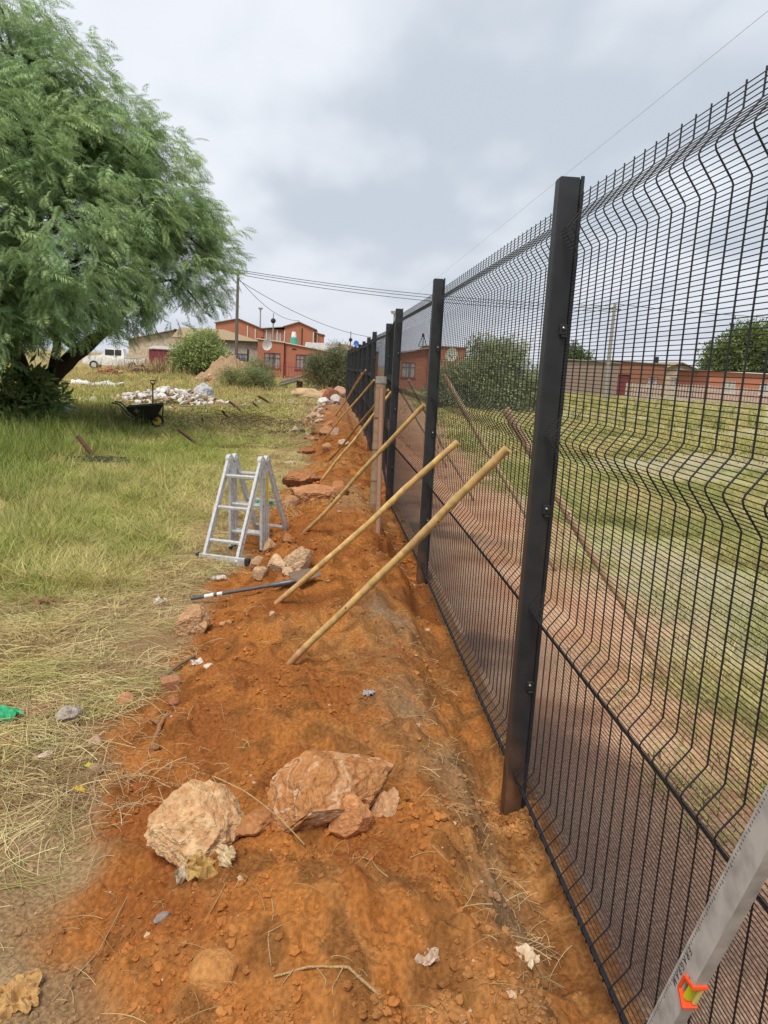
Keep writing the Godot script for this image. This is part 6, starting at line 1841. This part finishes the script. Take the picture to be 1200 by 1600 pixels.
func chunks(called: String, label: String, at: Vector3, n: int, spread: Vector3, smin: float, smax: float, cols: Array, seed_: int) -> void:
	rng.seed = seed_
	var me := []
	for k in 4: me.append(rock_mesh(700 + seed_ + k, [Vector3(1, 0.55, 0.7), Vector3(1, 0.3, 0.8), Vector3(0.9, 0.8, 0.8), Vector3(1.3, 0.35, 0.5)][k], 2, Color.WHITE, Color(0.9, 0.85, 0.8), 0.3, 14, [], 0.2, M.crumb))
	var xf := [[], [], [], []]; var cl := [[], [], [], []]
	for k in n:
		var u := rng.randfn(0, 0.42); var w := rng.randfn(0, 0.42)
		var r := sqrt(u * u + w * w)
		var p := on(at.x + u * spread.x, at.z + w * spread.z)
		p.y += spread.y * maxf(0.0, 1.0 - r) * rng.randf_range(0.55, 1.0)
		var s := smin + (smax - smin) * pow(rng.randf(), 2.2)
		var q := rng.randi() % 4
		xf[q].append(inst(p, rng.randf() * TAU, Vector3(s, s, s), Vector3(rng.randf_range(-1, 1), 0, rng.randf_range(-1, 1)) * 0.7)); cl[q].append(shade(cols[rng.randi() % cols.size()], 0.75, 1.15))
	var o := Node3D.new(); o.name = numbered(called); add_child(o)
	tag(o, label, "rubble", "", "stuff")
	for q in 4: scatter("pieces", me[q], xf[q], cl[q], o)

func build_heaps() -> void:
	chunks("rubble_heap", "spread heap of white and brown building rubble behind the wheelbarrow", on(-5.75, -28.0), 900, Vector3(2.6, 0.50, 2.3), 0.06, 0.36, [Color(0.58, 0.54, 0.50), Color(0.70, 0.69, 0.68), Color(0.48, 0.40, 0.33), Color(0.36, 0.25, 0.16), Color(0.60, 0.54, 0.48), Color(0.40, 0.27, 0.16), Color(0.66, 0.64, 0.62)], 5)
	chunks("rubble_strip", "thin scatter of pale rubble trailing left from the rubble heap", on(-8.1, -27.2), 110, Vector3(1.9, 0.06, 0.7), 0.05, 0.22, [Color(0.62, 0.56, 0.50), Color(0.50, 0.40, 0.30)], 6)
	chunks("rubble_strip", "small stones strewn over the grass between the rubble heap and the soil path", on(-2.3, -33.0), 190, Vector3(3.0, 0.05, 3.5), 0.05, 0.24, [Color(0.45, 0.35, 0.28), Color(0.36, 0.20, 0.13), Color(0.50, 0.45, 0.40)], 7)
	var o := put("sand_heap", heap_mesh(61, Vector3(5.0, 1.75, 4.2), Color(0.60, 0.42, 0.27), Color(0.46, 0.30, 0.18), M.rubble))
	o.position = on(-6.55, -50.5); tag(o, "brown sand and rubble heap in front of the beige house", "heap")
	chunks("heap_stones", "stones and orange brick bits lying on the brown sand heap", on(-6.5, -50.2), 420, Vector3(2.5, 1.45, 2.1), 0.06, 0.30, [Color(0.48, 0.34, 0.23), Color(0.54, 0.42, 0.30), Color(0.44, 0.21, 0.11)], 8)
	chunks("brick_pile", "small pile of orange bricks and stones in the grass below the white pickup", on(-14.2, -50.0), 90, Vector3(1.3, 0.6, 0.8), 0.12, 0.42, [Color(0.46, 0.20, 0.11), Color(0.40, 0.26, 0.17)], 9)
	chunks("stone_pile", "grey-brown stone pile beside the rear wheel of the white pickup", on(-13.7, -56.0), 90, Vector3(1.1, 0.9, 0.8), 0.12, 0.45, [Color(0.36, 0.27, 0.19), Color(0.28, 0.20, 0.14)], 10)
	chunks("path_stones", "loose stones along the left edge of the far red soil path", on(-0.42, -26.0), 170, Vector3(0.42, 0.06, 13.0), 0.05, 0.26, [Color(0.40, 0.25, 0.16), Color(0.33, 0.16, 0.09), Color(0.46, 0.37, 0.30)], 11)
	# white sheet, sacks, planks
	o = put("white_sheet", crumple(91, Vector2(2.3, 1.1), 0.14, Color(0.78, 0.78, 0.80), null, 20)); o.position = on(-11.7, -38.5, 0.16); o.rotation.y = 0.1
	tag(o, "white sheet spread on the grass to the right of the tree trunk", "sheet")
	for k in 3:
		o = put("plastic_sack", rock_mesh(810 + k, [Vector3(0.50, 0.52, 0.4), Vector3(0.42, 0.34, 0.4), Vector3(0.75, 0.75, 0.7)][k], 4, Color(0.76, 0.77, 0.80), Color(0.5, 0.47, 0.42), 0.15, 5, [], 0.22, M.rubble))
		o.position = [on(-7.0, -20.2, -0.02), on(-6.66, -20.0, -0.02), on(-5.0, -30.2, -0.02)][k]
		tag(o, ["taller white plastic sack at the foot of the feathery tree", "lower white plastic sack right of the taller one by the tree", "big white sack at the right end of the rubble heap"][k], "sack", "white plastic sacks")
	for k in 4:
		var b := Buf.new()
		var y := 0.12 + 0.11 * k
		b.bar(on(-3.15 + 0.05 * k, -46.0, y), on(-1.95 + 0.12 * k, -45.6 - 0.1 * k, y + 0.42), 0.24, 0.06, Vector3.UP, 0.006)
		solo("old_board", b, M.concrete if k % 2 else M.grey_wood, ["lowest board of the grey stack beside the thorny bush", "second board from the bottom of the grey stack beside the thorny bush", "third board from the bottom of the grey stack beside the thorny bush", "topmost board of the grey stack beside the thorny bush"][k], "board", Vector3.ZERO, "boards stacked by the thorny bush")
	var s := thing("board_stump", "dark stump holding up the right end of the grey board stack", "stump", on(-1.85, -45.7))
	var sb := Buf.new(); sb.rod(Vector3.ZERO, Vector3(0, 0.5, 0), 0.2, 12, 0.17); part("block", sb, M.bark, s)

# ---------------------------------------------------------------- small litter on the ground
func root_shape(b: Buf, pts: Array, r0: float, r1: float, seed_: int) -> void:
	rng.seed = seed_
	var p := PackedVector3Array(); var rd := PackedFloat32Array()
	var c := Curve3D.new()
	for i in pts.size():
		var a: Vector3 = pts[maxi(i - 1, 0)]; var e: Vector3 = pts[mini(i + 1, pts.size() - 1)]
		c.add_point(pts[i], -(e - a) * 0.17, (e - a) * 0.17)
	for i in 15:
		var t := i / 14.0
		p.append(c.sample_baked(t * c.get_baked_length()) + Vector3(rng.randf_range(-1, 1), rng.randf_range(-0.5, 0.5), rng.randf_range(-1, 1)) * r0 * 0.3)
		rd.append(lerpf(r0, r1, t) * rng.randf_range(0.85, 1.15))
	b.tube(p, rd, 7, true, 0.08, seed_)

func build_brush() -> void:
	rng.seed = 321
	for e in [[-1.9, -16.2, 1.1, "cut brush and grey twigs lying in the grass between the ladder and the wire tangle", 90], [-2.7, -21.5, 1.5, "heap of cut grey-green brush behind the wire tangle", 110], [-1.2, -20.5, 0.8, "small heap of dry twigs at the grass edge by the short black pipe", 60], [-2.1, -29.0, 1.2, "dry brush lying before the farthest bent iron post", 70]]:
		var b := Buf.new()
		for k in e[4]:
			b.col = mixc(Color(0.24, 0.18, 0.12), Color(0.46, 0.38, 0.24), rng.randf())
			var p := on(e[0] + rng.randfn(0, 0.5) * e[2], e[1] + rng.randfn(0, 0.55) * e[2])
			p.y += absf(rng.randfn(0, 0.09))
			var a := rng.randf() * TAU; var l := rng.randf_range(0.15, 0.55)
			var d := Vector3(cos(a), rng.randf_range(-0.12, 0.4), sin(a)) * l
			b.tube(PackedVector3Array([p, p + d * 0.5 + Vector3(0, rng.randf_range(-0.03, 0.06), 0), p + d]), PackedFloat32Array([0.008, 0.006, 0.003]), 4, false)
		tag(part("brush_heap", b, M.twig), e[3], "brush", "", "stuff")

func build_litter() -> void:
	var b := Buf.new()
	b.col = Color(0.42, 0.22, 0.11)
	root_shape(b, [on(-0.71, -3.04, 0.012), on(-0.735, -3.16, 0.02), on(-0.725, -3.30, 0.022), on(-0.70, -3.36, 0.02)], 0.013, 0.010, 1)
	root_shape(b, [on(-0.735, -3.27, 0.022), on(-0.79, -3.35, 0.018), on(-0.84, -3.38, 0.01)], 0.011, 0.007, 2)
	root_shape(b, [on(-0.71, -3.05, 0.012), on(-0.68, -3.03, 0.012)], 0.012, 0.006, 3)
	solo("forked_root", b, M.twig, "forked orange-brown root lying at the straw's edge on the bank", "root")
	b = Buf.new(); b.col = Color(0.33, 0.19, 0.11)
	root_shape(b, [on(-2.16, -4.98, 0.01), on(-2.06, -5.05, 0.035), on(-1.95, -5.12, 0.045), on(-1.84, -5.10, 0.05), on(-1.72, -5.14, 0.02)], 0.022, 0.012, 4)
	root_shape(b, [on(-2.10, -5.03, 0.03), on(-2.03, -4.93, 0.03), on(-1.99, -4.83, 0.005)], 0.020, 0.010, 5)
	root_shape(b, [on(-1.97, -5.11, 0.04), on(-1.93, -5.0, 0.05), on(-1.90, -4.90, 0.01)], 0.022, 0.010, 6)
	root_shape(b, [on(-2.0, -5.1, 0.05), on(-1.88, -5.03, 0.07), on(-1.78, -5.0, 0.02)], 0.018, 0.008, 18)
	root_shape(b, [on(-2.05, -5.06, 0.03), on(-2.12, -5.14, 0.04), on(-2.17, -5.2, 0.0)], 0.016, 0.006, 19)
	solo("root_clump", b, M.twig, "dark brown knotted root clump lying in the grass at the left", "root")
	b = Buf.new(); b.col = Color(0.30, 0.21, 0.13)
	root_shape(b, [on(-0.86, -3.93, 0.012), on(-0.80, -4.05, 0.035), on(-0.735, -4.18, 0.03)], 0.013, 0.009, 7)
	solo("stick", b, M.twig, "grey-brown stick lying behind the broken brick", "stick")
	b = Buf.new(); b.col = Color(0.55, 0.38, 0.19)
	root_shape(b, [on(-0.09, -1.675, 0.008), on(0.0, -1.685, 0.014), on(0.10, -1.655, 0.012), on(0.19, -1.61, 0.010)], 0.003, 0.0045, 8)
	root_shape(b, [on(0.02, -1.68, 0.012), on(0.045, -1.64, 0.01), on(0.03, -1.60, 0.006)], 0.002, 0.001, 9)
	root_shape(b, [on(0.09, -1.66, 0.012), on(0.06, -1.62, 0.01), on(0.065, -1.57, 0.006)], 0.0022, 0.001, 10)
	root_shape(b, [on(-0.04, -1.68, 0.012), on(-0.07, -1.655, 0.006)], 0.0022, 0.001, 11)
	solo("root_twig", b, M.twig, "longest pale root twig lying on the soil at the bottom edge", "twig")
	b = Buf.new(); b.col = Color(0.55, 0.38, 0.20)
	root_shape(b, [on(-0.12, -1.94, 0.006), on(-0.105, -1.85, 0.008), on(-0.115, -1.77, 0.010), on(-0.10, -1.70, 0.006)], 0.0022, 0.0014, 12)
	root_shape(b, [on(-0.115, -1.78, 0.008), on(-0.075, -1.80, 0.006)], 0.0016, 0.001, 13)
	solo("root_twig", b, M.twig, "thin upright root thread right of the half-buried stone", "twig")
	b = Buf.new(); b.col = Color(0.50, 0.30, 0.14)
	root_shape(b, [on(-0.34, -1.86, 0.004), on(-0.30, -1.93, 0.008), on(-0.26, -2.0, 0.012), on(-0.27, -2.03, 0.006)], 0.0026, 0.0016, 14)
	solo("root_twig", b, M.twig, "curved brown root thread left of the half-buried stone", "twig")
	b = Buf.new(); b.col = Color(0.62, 0.48, 0.26)
	root_shape(b, [on(-0.34, -2.30, 0.235), on(-0.24, -2.27, 0.17), on(-0.12, -2.22, 0.075), on(-0.03, -2.16, 0.035)], 0.0022, 0.0018, 15)
	solo("straw_stalk", b, M.twig, "single long straw stalk lying from the pale boulder towards the banded rock", "straw")
	b = Buf.new(); b.col = Color(0.46, 0.33, 0.19)
	root_shape(b, [on(-0.70, -1.80, 0.004), on(-0.62, -1.95, 0.02), on(-0.58, -2.12, 0.012)], 0.0024, 0.0016, 16)
	solo("straw_stalk", b, M.twig, "long bare stalk lying on the trodden earth above the big dead leaf", "straw")
	b = Buf.new(); b.col = Color(0.58, 0.42, 0.22)
	root_shape(b, [on(0.60, -1.80, 0.02), on(0.68, -1.83, 0.05), on(0.76, -1.86, 0.04)], 0.003, 0.002, 17)
	solo("straw_stalk", b, M.twig, "short pale twig touching the bottom wires of the nearest panel", "straw")
	# leaves and scraps
	for e in [["dead_leaf", Vector2(0.13, 0.12), 0.020, Color(0.45, 0.27, 0.11), on(-0.80, -1.80, 0.02), 0.4, "large curled dead leaf in the bottom corner of the bank", "leaf", 95],
			["yellow_leaf", Vector2(0.085, 0.022), 0.006, Color(0.62, 0.47, 0.05), on(-0.945, -2.79, 0.035), -0.65, "long bright yellow leaf lying on the straw", "leaf", 96],
			["yellow_leaf", Vector2(0.032, 0.022), 0.004, Color(0.47, 0.50, 0.05), on(-0.965, -2.98, 0.03), 0.2, "little yellow-green leaf on the straw above the long yellow leaf", "leaf", 97],
			["paper_scrap", Vector2(0.075, 0.04), 0.018, Color(0.60, 0.46, 0.36), on_r(0.32, -1.74, 0.012), 0.3, "pinkish-white torn scrap on the soil at the bottom middle", "scrap", 98],
			["paper_scrap", Vector2(0.055, 0.06), 0.014, Color(0.66, 0.52, 0.36), on_r(0.60, -1.75, 0.012), 0.9, "cream torn scrap on the soil near the foot of the spirit level", "scrap", 99],
			["plastic_scrap", Vector2(0.05, 0.035), 0.012, Color(0.42, 0.40, 0.42), on(0.235, -3.30, 0.012), 0.1, "grey crumpled scrap on the red soil below the nearest leaning pole", "scrap", 100],
			["green_wrapper", Vector2(0.15, 0.09), 0.03, Color(0.06, 0.42, 0.20), on(-1.47, -3.36, 0.065), 0.2, "bright green plastic wrapper on the flat slab at the left edge", "wrapper", 101],
			["green_wrapper", Vector2(0.26, 0.14), 0.05, Color(0.05, 0.36, 0.17), on(-0.75, -9.0, 0.05), 0.1, "green plastic scrap lying behind the ladder", "wrapper", 102],
			["paper_scrap", Vector2(0.09, 0.07), 0.02, Color(0.68, 0.66, 0.66), on(-1.16, -5.2, 0.03), 0.4, "white paper scrap in the straw left of the spade handle", "scrap", 103],
			["paper_scrap", Vector2(0.11, 0.05), 0.02, Color(0.70, 0.68, 0.66), on(-0.82, -5.75, 0.03), 0.4, "white paper scrap below the ladder's front bar", "scrap", 104],
			["paper_scrap", Vector2(0.07, 0.05), 0.015, Color(0.66, 0.60, 0.52), on(-0.70, -4.06, 0.012), 0.4, "cream paper scrap beside the stick", "scrap", 105],
			["paper_scrap", Vector2(0.14, 0.05), 0.02, Color(0.62, 0.50, 0.38), on(0.10, -8.0, 0.012), 0.4, "tan paper strip on the soil before the old pipe post", "scrap", 106],
			["paper_scrap", Vector2(0.2, 0.1), 0.03, Color(0.72, 0.68, 0.62), on(-0.66, -12.9, 0.03), 0.4, "white scrap on the edge of the grass behind the lone dark rock", "scrap", 107]]:
		var o := put(e[0], crumple(e[8], e[1], e[2], e[3], null, 26 if e[0] == "dead_leaf" else 14)); o.position = e[4]; o.rotation = Vector3(0.12, e[5], 0.1)
		tag(o, e[6], e[7])

func _ready() -> void:
	setup_noise()
	setup_view()
	make_materials()
	build_ground()
	build_fence()
	build_props()
	build_stones()
	build_ladder()
	build_spades()
	build_barrow()
	build_level()
	build_old_iron()
	build_tree()
	build_bushes()
	build_houses()
	build_street()
	build_pickup()
	build_heaps()
	build_brush()
	build_litter()
	build_grass()
